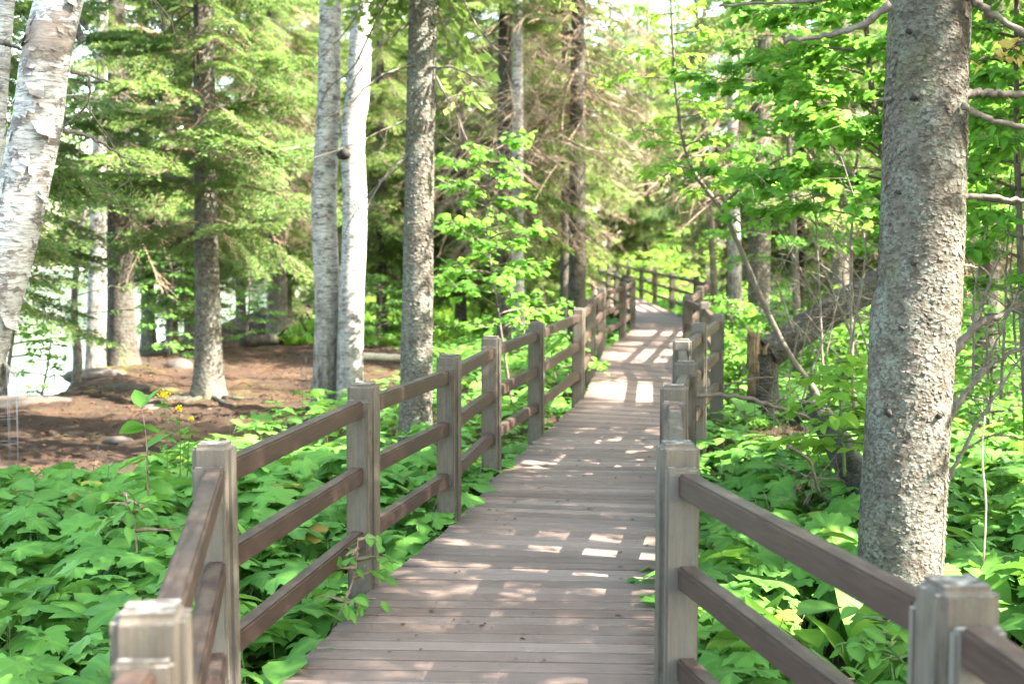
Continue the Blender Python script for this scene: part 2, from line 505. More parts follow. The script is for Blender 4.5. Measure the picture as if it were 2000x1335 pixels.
def bough_tpl(L, blade=.045, bw=.007, gap=.02, sec=.075, dead=.3, droop=.18, seed=0, hang=.3, dense=1.0):
    """one spruce bough along +X: (needle verts, needle faces, rnd) and (twig verts, faces)"""
    r = np.random.default_rng(seed)
    ax = lambda t: np.stack((L * t * (1 - .06 * t), .05 * L * np.sin(3 * t + seed), -droop * L * t ** 1.6 + .10 * L * np.clip(t - .6, 0, 1) ** 1.5), -1)
    tw = MB(); t = np.linspace(0, 1, 9)
    v, f = tube(ax(t), np.linspace(.014, .003, 9) * (L / 1.6 + .3), 4, False); tw.add(v, f)
    P, D, RN = [], [], []
    n2 = int(L / sec)
    for i in range(n2):
        for sd in (-1, 1):
            tt = .10 + .90 * (i + r.random()) / n2
            ln = L * (.40 * (1 - tt) ** .75 + .05) * r.uniform(.55, 1.15) * min(1, tt / .35 + .35)
            base = ax(np.array([tt]))[0]
            ang = math.radians(r.uniform(38, 68)) * sd
            d = np.array([math.cos(ang), math.sin(ang), r.uniform(-.25, .12) - hang * .4])
            d /= np.linalg.norm(d)
            m = 4; s = np.linspace(0, 1, m)
            pts = base + d * (s[:, None] * ln) + np.stack((0 * s, 0 * s, -hang * ln * s ** 2), -1)
            isdead = tt < dead or r.random() < .12
            v, f = tube(pts, np.linspace(.004, .0015, m), 3, False); tw.add(v, f)
            if isdead:
                for _ in range(2):
                    q = pts[r.integers(1, m)]; e = q + ln * .4 * np.array([math.cos(ang * .3), math.sin(ang * r.uniform(-1, 2)), r.uniform(-.6, .1)])
                    v, f = tube(np.array([q, e]), np.array([.003, .001]), 3, False); tw.add(v, f)
                continue
            nb = max(4, int(ln / gap * dense * 2))
            u = r.uniform(0.05, 1.02, nb)
            pp = base + d * (u[:, None] * ln) + np.stack((0 * u, 0 * u, -hang * ln * u ** 2), -1)
            # side sprigs spread the needles into a flat fan
            lat = np.cross(d, [0, 0, 1.0]); lat /= np.linalg.norm(lat)
            off = r.standard_normal(nb) * .030 * (1.2 - .6 * u) * (blade / .045)
            pp = pp + lat * off[:, None] + np.stack((0 * u, 0 * u, r.standard_normal(nb) * .008), -1)
            dd = d[None] * r.uniform(.5, 1, (nb, 1)) + lat[None] * (np.sign(off) * r.uniform(.3, .9, nb))[:, None] + np.stack((0 * u, 0 * u, r.uniform(-.5, .35, nb)), -1)
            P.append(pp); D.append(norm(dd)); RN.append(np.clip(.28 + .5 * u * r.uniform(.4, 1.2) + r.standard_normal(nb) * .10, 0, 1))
    P = np.concatenate(P); D = np.concatenate(D); RN = np.concatenate(RN)
    ln = blade * r.uniform(.6, 1.2, len(P))[:, None]
    side = norm(np.cross(D, norm(r.standard_normal((len(P), 3)) * .6 + np.array([0, 0, 1.0])))) * (bw * r.uniform(.7, 1.4, len(P)))[:, None]
    q = np.stack((P, P + D * ln * .5 + side, P + D * ln, P + D * ln * .5 - side), 1).reshape(-1, 3)
    nf = np.arange(len(P) * 4).reshape(-1, 4)
    return (q, nf, np.repeat(RN, 4)), (np.concatenate(tw.v), [a for a in tw.f])


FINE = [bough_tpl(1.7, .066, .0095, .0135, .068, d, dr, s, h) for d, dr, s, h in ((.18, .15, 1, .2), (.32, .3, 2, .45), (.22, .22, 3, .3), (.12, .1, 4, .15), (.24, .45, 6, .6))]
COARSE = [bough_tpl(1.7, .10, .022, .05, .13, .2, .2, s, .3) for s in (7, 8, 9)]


def dead_bough(L, seed, droop=.15, nsec=14):
    r = np.random.default_rng(seed); mb = MB(); t = np.linspace(0, 1, 8)
    ax = lambda t: np.stack((L * t, .08 * L * np.sin(2.5 * t + seed), -droop * L * t ** 1.5), -1)
    v, f = tube(ax(t), np.linspace(.013, .003, 8), 4, False); mb.add(v, f)
    for i in range(nsec):
        tt = r.uniform(.15, 1); b = ax(np.array([tt]))[0]; sd = r.choice([-1, 1]); a = math.radians(r.uniform(25, 75)) * sd
        ln = L * r.uniform(.15, .42) * (1.15 - tt * .6)
        d = np.array([math.cos(a), math.sin(a), r.uniform(-.7, .15)]); s = np.linspace(0, 1, 4)
        pts = b + d * (s[:, None] * ln) + np.stack((0 * s, 0 * s, -.2 * ln * s ** 2), -1)
        v, f = tube(pts, np.linspace(.005,   .0024, 4), 3, False); mb.add(v, f)
        for _ in range(3):
            q = pts[r.integers(1, 4)]; e = q + ln * r.uniform(.2, .5) * norm(d + r.standard_normal(3) * .6)
            v, f = tube(np.array([q, e]), np.array([.0035, .0015]), 3, False); mb.add(v, f)
    return np.concatenate(mb.v), mb.f


DEAD = [dead_bough(1.5, s, d) for s, d in ((1, .1), (2, .3), (3, .5), (4, .2))]


def crown_mesh(name, h0, H, maxL, whorl=.42, per=5, droop0=-.20, dead_to=0.0, seed=0, mats=None, fine_to=8.5, live=1.0):
    r = np.random.default_rng(seed); mb = MB(); h = h0; sets = {}
    while h < H - .2:
        k = (h - h0) / (H - h0)
        L0 = maxL * (1 - k) ** .85 * (.80 + .2 * min(1, (h - h0) / 1.2))
        a0 = r.uniform(0, 2 * PI)
        for j in range(per if (h < fine_to or fine_to == 0) else 3):
            L = L0 * r.uniform(.6, 1.15); az = a0 + j * 2 * PI / per + r.uniform(-.4, .4)
            p = -(droop0 + .65 * k) + r.uniform(-.16, .16)
            dead = h < dead_to and r.random() < .85 or r.random() > live
            kind = 'd' if dead else ('f' if h < fine_to else 'c')
            n = {'d': len(DEAD), 'f': len(FINE), 'c': len(COARSE)}[kind]
            sets.setdefault((kind, r.integers(n)), []).append((az, p, r.uniform(-.35, .35), L / (1.5 if dead else 1.7), h + r.uniform(-.12, .12), r.uniform(-.15, .2)))
        h += whorl * r.uniform(.7, 1.3) * (1 if h < fine_to else (1.2 if fine_to == 0 else 2.2))
    for (kind, q), rows in sorted(sets.items()):
        A = np.array(rows); Mx = rot(A[:, 0], A[:, 1], A[:, 2], np.maximum(A[:, 3], .15)); T = np.stack((0 * A[:, 4], 0 * A[:, 4], A[:, 4]), -1)
        if kind == 'd':
            v, f = inst(DEAD[q][0], DEAD[q][1], Mx, T); mb.add(v, f, 1)
        else:
            (nv, nf, nr), (tv, tf) = (FINE if kind == 'f' else COARSE)[q]
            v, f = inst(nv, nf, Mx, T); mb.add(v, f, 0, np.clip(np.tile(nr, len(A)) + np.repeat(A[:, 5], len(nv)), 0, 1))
            v, f = inst(tv, tf, Mx, T); mb.add(v, f, 1)
    return mb.mesh(name, mats or [M['needle'], M['twig']], smooth=False)


# ------------------------------------------------------------------ ground, lake
SHZ = np.array([-60, 0, 15, 19, 25, 32, 40, 55, 75, 110, 200, 500]); SHX = np.array([-12, -9.5, -7.3, -6.65, -7.25, -8.1, -8.5, -9, -9, -9, -9, -9])


def gz(x, y):
    x = np.asarray(x, dtype=float); y = np.asarray(y, dtype=float)
    z = -.40 + .05 * sn(x, y, .35, 1) + .02 * sn(x, y, 1.6, 2)
    d = x - np.interp(y, SHZ, SHX) + .35 * sn(x, y, .6, 3)
    d = np.maximum(d, (y - 150 - 4 * sn(x, y, .05, 2)) * .8)
    z = z - 1.1 * np.clip(-(d - .2) / 1.4, 0, 1) ** .8
    z = z + .08 * np.exp(-((d - .9) / .6) ** 2)
    z = z + np.clip((y - 60) / 60, 0, 3) * .6 * (d > 2) * (x > -8)
    return z


gx = np.concatenate((np.array([-600, -300, -150, -80, -50, -35, -25, -20]), np.arange(-17, 17.01, .16), np.array([18, 20, 24, 30, 40, 60, 100, 200, 400, 600])))
gy = np.concatenate((np.array([-300, -100, -40, -20, -10, -5]), np.arange(-2, 36, .16), np.arange(36, 70, .6), np.array([72, 78, 85, 95, 110, 140, 200, 300, 600, 900])))
GX, GY = np.meshgrid(gx, gy); GZ = gz(GX, GY) + .022 * rng.standard_normal(GX.shape) * (np.abs(GX) < 17)
nx, ny = len(gx), len(gy)
ii, jj = np.meshgrid(np.arange(nx - 1), np.arange(ny - 1)); a = (jj * nx + ii).ravel()
g = MB().add(np.stack((GX.ravel(), GY.ravel(), GZ.ravel()), -1), np.stack((a, a + 1, a + nx + 1, a + nx), -1)).build('ground', M['dirt'])
tag(g, 'bare brown forest floor with needle litter and patches of moss', kind='structure')
wat = MB().add([(-900, -100, -.80), (-5, -100, -.80), (-5, 300, -.80), (-900, 300, -.80)], np.array([[0, 1, 2, 3]])).build('lake', M['water'])
tag(wat, 'bright calm lake water beyond the bank on the far left', kind='structure')

# ------------------------------------------------------------------ boardwalk
EDL = [(-.58, .2), (-.62, 1.5), (-.66, 2.74), (-1.00, 5.1), (-.70, 7.25), (-.34, 9.1), (-.09, 11.0), (.29, 13.2), (.82, 16.3), (1.12, 19.4), (1.56, 24.0), (2.2, 27.6), (2.68, 31), (2.78, 34.5), (2.86, 38), (2.9, 42), (2.95, 46), (3.05, 52), (3.15, 60), (3.2, 70)]
EDR = [(1.15, .2), (1.02, 1.5), (.85, 2.9), (.52, 5.0), (.77, 7.2), (1.01, 8.8), (1.24, 10.9), (1.63, 12.9), (2.12, 15.4), (2.44, 18.3), (2.72, 21.5), (3.45, 26), (4.0, 29.5), (4.2, 33), (4.22, 38), (4.25, 43), (4.3, 47), (4.36, 53), (4.45, 61), (4.5, 70)]
EL = np.array(EDL); ER = np.array(EDR)
CEN = smooth_pts(np.c_[(EL + ER) / 2, np.zeros(len(EL))], 260)[:, :2]


def walk_dist(x, y):
    out = np.full(len(x), 99.0)
    for i in range(0, len(x), 4000):
        d = np.hypot(x[i:i + 4000, None] - CEN[None, :, 0], y[i:i + 4000, None] - CEN[None, :, 1]); out[i:i + 4000] = d.min(1)
    return out


dk = MB(); TH = .038
for i in range(len(EL) - 1):
    l0, l1, r0, r1 = EL[i], EL[i + 1], ER[i], ER[i + 1]
    n = max(2, int(round((np.linalg.norm(l1 - l0) + np.linalg.norm(r1 - r0)) / 2 / .145)))
    for k in range(n):
        gp = .0075 if rng.random() < .65 else .012
        t0, t1 = (k + gp / .145) / n, (k + 1 - gp / .145) / n
        if rng.random() < .12: t0 += .02 / n * 3
        A0, A1, B0, B1 = l0 + (l1 - l0) * t0, l0 + (l1 - l0) * t1, r0 + (r1 - r0) * t0, r0 + (r1 - r0) * t1
        e0, e1 = rng.uniform(-.012, .012, 2); dz = rng.uniform(-.0035, .001); tilt = rng.uniform(-.002, .002)
        us = np.array([0 - e0, .05, .12, .3, .5, .7, .88, .95, 1 + e1]); dirt = np.array([1, .75, .25, 0, 0, 0, .2, .7, 1.])
        b = .004
        prof = [(0., -b), (0.03, 0.), (.97, 0.), (1., -b), (1., -TH), (0., -TH)]
        vs = []
        for u in us:
            p0 = A0 + (B0 - A0) * u; p1 = A1 + (B1 - A1) * u
            for (s, z) in prof:
                q = p0 + (p1 - p0) * s; vs.append((q[0], q[1], z + dz + tilt * (s - .5)))
        m = 6; f = []
        for c in range(len(us) - 1):
            for s in range(m): f.append((c * m + s, c * m + (s + 1) % m, (c + 1) * m + (s + 1) % m, (c + 1) * m + s))
        ends = np.array([list(range(m))[::-1], [(len(us) - 1) * m + s for s in range(m)]])
        dk.add(vs, [np.array(f), ends], 0, rng.random(), np.repeat(dirt, m))
deck = dk.build('boardwalk', M['deck'], smooth=False)
tag(deck, 'winding plank boardwalk of brown composite boards between two railings', kind='structure')
jb = MB()
for f_ in (.12, .5, .88):
    pl = EL + (ER - EL) * f_
    for i in range(len(pl) - 1):
        d = pl[i + 1] - pl[i]; L = np.linalg.norm(d); v, f = beveled(.05, L + .03, .18, 0)
        a = math.atan2(d[1], d[0]) - PI / 2; c = (pl[i] + pl[i + 1]) / 2
        R_ = np.array([[math.cos(a), -math.sin(a), 0], [math.sin(a), math.cos(a), 0], [0, 0, 1]])
        jb.add(v @ R_.T + np.array([c[0], c[1], -TH - .096]), f)
o = jb.build('boardwalk_joists', M['joist'], smooth=False); tag(o, 'dark joists under the boardwalk planks', kind='structure')

# ------------------------------------------------------------------ railings
PH = 1.05


def railing(label, posts, skip=()):
    P = np.array(posts)
    t = thing('wooden_railing', label, 'railing', (P[1][0], P[1][1], 0))
    loc = np.array(t.location); n = len(P)
    for i in range(n):
        dirs = []
        if i > 0: dirs.append(norm(P[i] - P[i - 1]))
        if i < n - 1: dirs.append(norm(P[i + 1] - P[i]))
        d = norm(sum(dirs)); a = math.atan2(d[1], d[0]) - PI / 2
        mb = MB(); v, f = beveled(.14, .14, PH + .55, .019, 3)
        mb.add(v + np.array([0, 0, (PH - .55) / 2]), f, 0, rng.uniform(0, 1) ** 2)
        po = mb.build('post', M['post'], smooth=False)
        po.parent = t; po.location = (P[i][0] - loc[0], P[i][1] - loc[1], rng.uniform(-.012, .012)); po.rotation_euler = (rng.uniform(-.008, .008), rng.uniform(-.008, .008), a)
        for s in (-1, 1):
            cl = MB(); v, f = beveled(.114, .040, PH - .28, .009, 2)
            cl.add(v + np.array([0, s * .1035, .205 + (PH - .28) / 2]), f, 0, rng.uniform(0, 1) ** 2)
            v, f = beveled(.080, .018, PH - .32, 0); cl.add(v + np.array([0, s * .0765, .205 + (PH - .28) / 2]), f, 0, 1.0)
            c = cl.build('side_board', M['post'], smooth=False); c.parent = po
    for i in range(n - 1):
        if i in skip: continue
        d = P[i + 1] - P[i]; L = np.linalg.norm(d); a = math.atan2(d[1], d[0]) - PI / 2
        for z in (.925, .60, .275):
            rb = MB(); v, f = beveled(.066, L - .244, .084, .008, 2); rb.add(v, f)
            r = rb.build('rail', M['rail'], smooth=False); r.parent = t
            c = (P[i] + P[i + 1]) / 2 - loc[:2]; r.location = (c[0], c[1], z + rng.uniform(-.004, .004)); r.rotation_euler = (rng.uniform(-.004, .004), 0, a)
    return t


LP = [(-.63, .7), (-.70, 2.72), (-1.065, 5.08), (-.765, 7.24), (-.405, 9.05), (-.16, 10.98), (.222, 13.1), (.76, 16.3), (1.06, 19.2), (1.5, 23.9), (2.14, 27.5), (2.63, 31.0), (2.72, 34.5), (2.8, 38.2), (2.84, 42), (2.88, 46), (2.97, 52), (3.08, 60), (3.12, 69)]
RP = [(1.10, .9), (.945, 3.0), (.585, 5.0), (.825, 7.2), (1.075, 8.8), (1.305, 10.9), (1.70, 12.9), (2.17, 15.0), (2.49, 18.3), (2.56, 20.7), (3.3, 25), (4.06, 29.5), (4.27, 33), (4.29, 38.2), (4.32, 43), (4.36, 48), (4.42, 54), (4.52, 61), (4.57, 69)]
railing('railing with grey posts and brown rails along the left boardwalk edge, towards the dirt clearing', LP)
railing('railing with grey posts and brown rails along the right boardwalk edge, past the big spruce', RP)

# ------------------------------------------------------------------ trunks


def trunk(mb, pts, r0, r1, sides=20, rings=60, flare=.5, fh=.25, amp=.03, seed=0, lobes=5, mat=0):
    r_ = np.random.default_rng(seed); P = smooth_pts(pts, rings); hgt = P[:, 2] - P[0, 2]; t = np.linspace(0, 1, rings)
    th = np.arange(sides) / sides * 2 * PI; ph = r_.uniform(0, 6.28, 8)
    t = np.clip(hgt / max(hgt[-1], .01), 0, 1) if hgt[-1] > 1.5 else t
    rad = (r0 * (1 - t) + r1 * t)[:, None] * np.ones(sides)
    rad = rad * (1 + flare * np.exp(-np.clip(hgt, 0, None) / fh)[:, None] * (.6 + .6 * np.clip(np.cos(lobes * th + ph[0]), 0, 1))[None])
    rad = rad * (1 + amp * (np.sin(2 * th[None] + hgt[:, None] * 1.3 + ph[1]) + .6 * np.sin(3 * th[None] - hgt[:, None] * 2.7 + ph[2]) + .4 * np.sin(5 * th[None] + hgt[:, None] * 7 + ph[3])))
    T = norm(np.gradient(P, axis=0)); A = norm(np.cross(T, [0, 1.0, 0])); B = np.cross(T, A)
    v = P[:, None] + (A[:, None] * np.cos(th)[None, :, None] + B[:, None] * np.sin(th)[None, :, None]) * rad[:, :, None]
    i = np.arange(rings - 1)[:, None] * sides; j = np.arange(sides)[None]; k = (j + 1) % sides
    q = np.stack((i + j, i + sides + j, i + sides + k, i + k), -1).reshape(-1, 4)
    mb.add(v.reshape(-1, 3), [q, np.arange(sides)[None] + (rings - 1) * sides], mat)
    return P, rad, A, B


def bark_flakes(mb, P, rad, A, B, K, zr, size, seed=0, tilt=.5, rn=(.5, .75), facing=None):
    r_ = np.random.default_rng(seed); sides = rad.shape[1]
    z = r_.uniform(zr[0], zr[1], K); idx = np.interp(z, P[:, 2], np.arange(len(P))); i0 = np.clip(idx.astype(int), 0, len(P) - 2); fr = (idx - i0)[:, None]
    th = r_.uniform(0, 2 * PI, K) if facing is None else r_.uniform(facing[0], facing[1], K)
    c = P[i0] * (1 - fr) + P[i0 + 1] * fr; js = (th / (2 * PI) * sides).astype(int) % sides; rr = rad[i0, js]
    nrm = A[i0] * np.cos(th)[:, None] + B[i0] * np.sin(th)[:, None]; tan = -A[i0] * np.sin(th)[:, None] + B[i0] * np.cos(th)[:, None]
    up = np.array([0, 0, 1.0]); s = size * r_.uniform(.5, 1.4, K)[:, None]; ti = r_.uniform(.1, 1, K)[:, None] * tilt
    b = c + nrm * (rr[:, None] * .995)
    wv = tan * s * r_.uniform(.6, 1.3, K)[:, None] * .5; dn = up * s * r_.uniform(-.9, -.4, K)[:, None] + nrm * s * ti
    sk = tan * s * r_.uniform(-.25, .25, K)[:, None]
    v = np.stack((b - wv, b + wv, b + wv * .75 + dn + sk, b - wv * .75 + dn * .85 + sk), 1).reshape(-1, 3)
    mb.add(v, np.arange(K * 4).reshape(-1, 4), 0, np.repeat(r_.uniform(rn[0], rn[1], K), 4))


def branch_mesh(pts, r0, r1, twigs=0, tl=.25, seed=0, n=22, sides=7, spikes=0, knob=.1):
    r_ = np.random.default_rng(seed); mb = MB(); P = smooth_pts(pts, n)
    P = P + r_.standard_normal(P.shape) * r0 * .25 * (np.linspace(0, 1, n) > .1)[:, None]
    v, f = tube(P, np.linspace(r0, r1, n) * (1 + knob * r_.standard_normal(n)), sides); mb.add(v, f)
    T = norm(np.gradient(P, axis=0))
    for i in range(twigs):
        k = r_.integers(3, n); d = norm(T[k] * .6 + r_.standard_normal(3) * .8 + np.array([0, 0, -.15])); L = tl * r_.uniform(.3, 1.2); s = np.linspace(0, 1, 5)[:, None]
        q = P[k] + d * s * L + np.array([0, 0, -.18]) * L * s ** 2 + r_.standard_normal((5, 3)) * L * .03 * s
        v, f = tube(q, np.linspace(max(r1 * .7, .0025), .0012, 5), 4); mb.add(v, f)
        for _ in range(3):
            a = q[r_.integers(1, 5)]; e = a + norm(d + r_.standard_normal(3) * .7) * L * r_.uniform(.15, .45)
            v, f = tube(np.array([a, e]), np.array([.002, .001]), 3); mb.add(v, f)
    if spikes:
        k = r_.integers(1, n, spikes); d = norm(np.cross(T[k], r_.standard_normal((spikes, 3))) + T[k] * .35); rr = np.linspace(r0, r1, n)[k]
        for a, dd, ra in zip(P[k] + T[k] * r_.uniform(-.02, .02, (spikes, 1)), d, rr):
            v, f = tube(np.array([a, a + dd * (ra + r_.uniform(.006, .02))]), np.array([.0028, .001]), 3); mb.add(v, f)
    return mb


CR = {
    'big': crown_mesh('spruce_crown_big', 1.9, 17, 2.7, .44, 5, -.28, 1.9, 1),
    'droop': crown_mesh('spruce_crown_droop', 2.4, 16, 2.4, .44, 5, -.42, 3.6, 2, live=.85),
    'fir': crown_mesh('fir_crown', 1.2, 14, 2.0, .36, 6, -.1, 0, 3, [M['needle_fir'], M['twig']]),
    'dead': crown_mesh('spruce_crown_bare_below', 2.1, 17, 2.3, .42, 5, -.3, 5.0, 4, live=.75),
    'firhi': crown_mesh('fir_crown_raised', 1.95, 14, 2.0, .36, 6, -.1, 0, 8, [M['needle_fir'], M['twig']]),
    'low': crown_mesh('spruce_crown_low', 3.7, 17, 2.6, .38, 6, -.3, 3.5, 15, fine_to=0),
    'mid': crown_mesh('spruce_crown_mid', 3.0, 16, 2.0, .46, 5, -.34, 3.6, 14, live=.66),
    'lay': crown_mesh('fir_crown_layered', 2.5, 15, 2.35, .40, 6, .0, 2.4, 21, [M['needle_fir'], M['twig']]),
    'twiggy': crown_mesh('spruce_crown_twiggy', 2.7, 16, 2.3, .33, 7, -.3, 5.5, 22, live=.55),
    'sparse': crown_mesh('spruce_crown_sparse', 3.0, 16, 2.3, .6, 4, -.3, 0, 9, fine_to=0, live=.75),
    'high': crown_mesh('spruce_crown_high', 5.2, 18, 2.6, .38, 6, -.3, 5.0, 5, fine_to=0),
}


def spruce(px, Y, r, label, crown, s=1.0, rz=0.0, H=15, group=None, lean=(0, 0), name='spruce_tree', bark='bark_far', flare=.45, z0=None, cz=0.0, cat='spruce tree', xo=None):
    x = X(px, Y) if xo is None else xo; z = float(gz(x, Y)) - .05
    t = thing(name, label, cat, (x, Y, z), group)
    mb = MB(); b = np.array([x, Y, z])
    pts = [b, b + np.array([lean[0] * .3, lean[1] * .3, H * .3]), b + np.array([lean[0], lean[1], H])]
    trunk(mb, pts, r, r * .25, 14, 40, flare, .28, .03, int(px) + 3)
    mb.build('trunk', M[bark], t)
    c = bpy.data.objects.new('crown', CR[crown]); COL.objects.link(c); c.parent = t; c.scale = (s, s, s); c.rotation_euler = (0, 0, rz); c.location = (0, 0, cz)
    return t


# --- named spruces and firs
spruce(405, 20, .19, 'spruce on the bare dirt left of the white birch pair, flared grey foot with roots', 'lay', 1.0, .4, flare=.55)
spruce(236, 24.5, .25, 'dark thick spruce trunk on the lake bank, hugging a paler birch', 'mid', .9, 1.7, bark='bark_brown')
spruce(288, 29.5, .15, 'dark spruce at the water edge with blue sky showing beside its bare trunk', 'high', .9, .2, H=18)
spruce(335, 28.2, .12, 'dense fir behind the teal bush on the lake bank', 'fir', .95, 1.2, cat='fir tree', name='fir_tree')
spruce(0, 14.6, .15, 'fir at the left frame edge, layered boughs hanging between leaning birch and lake', 'firhi', 1.0, 2.0, xo=-5.75, H=13, cat='fir tree', name='fir_tree')
spruce(0, 19.5, .15, 'fir at the shore behind the leaning birch, low boughs over the water', 'firhi', 1.05, 4.2, xo=-7.1, H=13, cat='fir tree', name='fir_tree')
spruce(541, 32, .24, 'shaded dark spruce trunk behind the fallen log at the edge of the dirt clearing', 'twiggy', 1.0, 2.2)
spruce(986, 26, .165, 'brown spruce trunk behind the maple sapling, pressed against a pale birch trunk', 'twiggy', 1.0, 3.0, bark='bark_brown')
spruce(1127, 27, .185, 'straight brown spruce trunk right behind the left railing where the walk narrows', 'twiggy', 1.1,   .9, cz=1.5, bark='bark_brown')
spruce(1103, 30, .11, 'thin dark spruce trunk just left of the straight brown one beside the walk', 'high', .8, 2.7, H=13, bark='bark_brown')
spruce(1482, 24, .205, 'thick brown spruce trunk with sunlit right edge beyond the snapped tree', 'dead', 1.05, 1.3, cz=1.2, bark='bark_brown')
spruce(1640, 29, .2, 'dim spruce trunk in the thicket behind the Y shaped dead top', 'mid', 1.0, 4.0)
spruce(1431, 33, .16, 'greyish spruce trunk far behind the leaning sapling, foot lit by sun', 'droop', 1.0, 5.0)
GB = 'blurred spruces in the background'
for i, (px, Y, cr, s) in enumerate([(470, 36, 'big', 1.1), (620, 42, 'big', 1.2), (745, 34, 'big', .9), (372, 29, 'fir', .9), (560, 38, 'fir', 1.3), (690, 50, 'big', 1.5), (540, 46, 'big', 1.3)]):
    spruce(px, Y, .14, 'soft green spruce in the wood behind the dirt clearing, its boughs reaching the ground shade', cr, s, i * 1.3, group=GB, H=14)
for i, (px, Y, cr, s) in enumerate([(830, 42, 'big', 1.1), (900, 34, 'fir', .95), (1040, 33, 'big', .85), (770, 60, 'big', 1.7), (905, 52, 'fir', 1.3), (1050, 40, 'droop', 1.1), (1000, 58, 'big', 1.3), (1130, 54, 'droop', 1.2)]):
    spruce(px, Y, .15, 'pale green spruce beyond the sunlit meadow behind the left railing', cr, s, 1 + i * 1.7, group=GB, H=14)
for i, (px, Y, cr, s) in enumerate([(1560, 35, 'big', 1.1), (1720, 33, 'big', 1.0), (1860, 25, 'droop', 1.0), (1980, 30, 'big', 1.1), (1660, 46, 'big', 1.2), (1800, 44, 'fir', 1.3), (1930, 19, 'droop', .9), (1980, 40, 'fir', 1.5), (1540, 60, 'big', 1.6)]):
    spruce(px, Y, .16, 'spruce deep in the thicket right of the boardwalk, seen between twigs', cr, s, 2 + i * 1.1, group=GB, H=14)
for i, (px, Y, cr, s) in enumerate([(1245, 84, 'big', 1.9), (1262, 68, 'big', 1.4), (1370, 60, 'fir', 1.5), (1190, 74, 'droop', 1.5), (1320, 80, 'big', 1.5)]):
    spruce(px, Y, .18, 'tall light green spruce closing the view beyond the far end of the boardwalk', cr, s, .5 + i * 1.1, group=GB, H=16)
# unseen trees added right of the frame so their stems and crowns shade the boards
for i, (x, Y, cr, s, *czv) in enumerate([(5.2, 4.1, 'low', 1.0), (5.7, 8.0, 'low', .9), (5.7, 6.45, 'sparse', .9, 4.5), (8.2, 6.05, 'sparse', .9, 6.5), (9.4, 2.9, 'sparse', 1.0), (7.0, 12.7, 'high', .88), (5.0, -1.6, 'high', .95), (8.2, .6, 'high', .95), (9.6, 16.5, 'sparse', 1.0)]):
    spruce(0, Y, .17, 'tall unseen spruce added beyond the right edge of the view to shade the walk', cr, s, i * 2.1, group='added spruces shading the walk', H=16, xo=x, cz=czv[0] if czv else 0.0)

# --- hero spruce on the right
hx0 = at(1748, 1290, 7.2); htop = at(1815, 0, 7.2)
t = thing('spruce_tree', 'big spruce trunk in front, flaky lichen-spotted bark with sun down its right side', 'spruce tree', (hx0[0], 7.2, -.42))
mb = MB(); d = (htop - hx0); b0 = np.array([hx0[0], 7.2, -.45]); b1 = hx0 + d * 1.0; b2 = hx0 + d * 5.2 + np.array([-.4, 0, 0])
P, rad, A, B = trunk(mb, [b0, hx0 + d * .5, b1, b2], (.222), .10, 48, 420, .10, .2, .02, 5)
# tapered mildly inside the view; bark scales stand out from the stem
bark_flakes(mb, P, rad, A, B, 9000, (-.4, 3.4), .017, 1, .4, (.30, .72))
bark_flakes(mb, P, rad, A, B, 1500, (-.4, 3.4), .030, 4, .3, (.2, .6))
mb.build('trunk', M['bark'], t)
for px, py, rr in ((1838, 158, .03), (1790, 187, .022), (1856, 240, .014), (1758, 374, .018), (1850, 400, .018), (1787, 512, .03), (1716, 510, .02), (1762, 640, .02), (1800, 330, .012), (1735, 806, .025), (1838, 812, .028), (1780, 905, .012)):
    pass
kn = MB()
for px, py, rr in ((1790, 187, .022), (1758, 374, .016), (1787, 512, .024), (1762, 640, .018), (1738, 806, .022), (1836, 812, .022), (1780, 60, .016)):
    c = at(px, py, 7.2 - .205)
    v, f = tube(np.array([c + (0, .05, 0), c + (0, -.004, -.004), c + (0, -.008, -.006)]), np.array([rr * .75, rr * .6, rr * .3]), 9, True, .28); kn.add(v, f, 0, .5, .8)
kn.build('knots', M['bark'], t)
wd = MB(); c = at(1838, 158, 7.2 - .185); v, f = tube(np.array([c + (0, .04, 0), c + (0.0, -.012, 0)]), np.array([.03, .022]), 8, True, .25); wd.add(v, f); wd.build('torn_scar', M['splinter'], t)
BR = [([(1740, 8), (1690, 45), (1620, 70), (1535, 80)], .022, .010, 6.9), ([(1740, -25), (1640, -6), (1560, 3), (1408, 10)], .018, .006, 6.9),
      ([(1878, 186), (1930, 182), (2030, 192)], .024, .017, 7.1), ([(1880, 206), (1930, 232), (2040, 258)], .018, .012, 7.0), ([(1885, -10), (1940, 28), (2030, 85)], .021, .015, 7.0),
      ([(1868, 381), (1930, 384), (2040, 396)], .018, .012, 7.1), ([(1862, 517), (1890, 519), (1908, 523)], .012, .002, 7.1), ([(1742, 192), (1714, 197)], .013, .009, 7.1)]
for i, (pp, ra, rb, Y) in enumerate(BR):
    pts = [at(*q, Y + .03 * j) for j, q in enumerate(pp)]
    branch_mesh(pts, ra, rb, 0, .2, i).build('branch', M['deadwood'], t)
c = bpy.data.objects.new('crown', CR['high']); COL.objects.link(c); c.parent = t; c.scale = (.95, .95, .95); c.location = (.45, 0, .3)

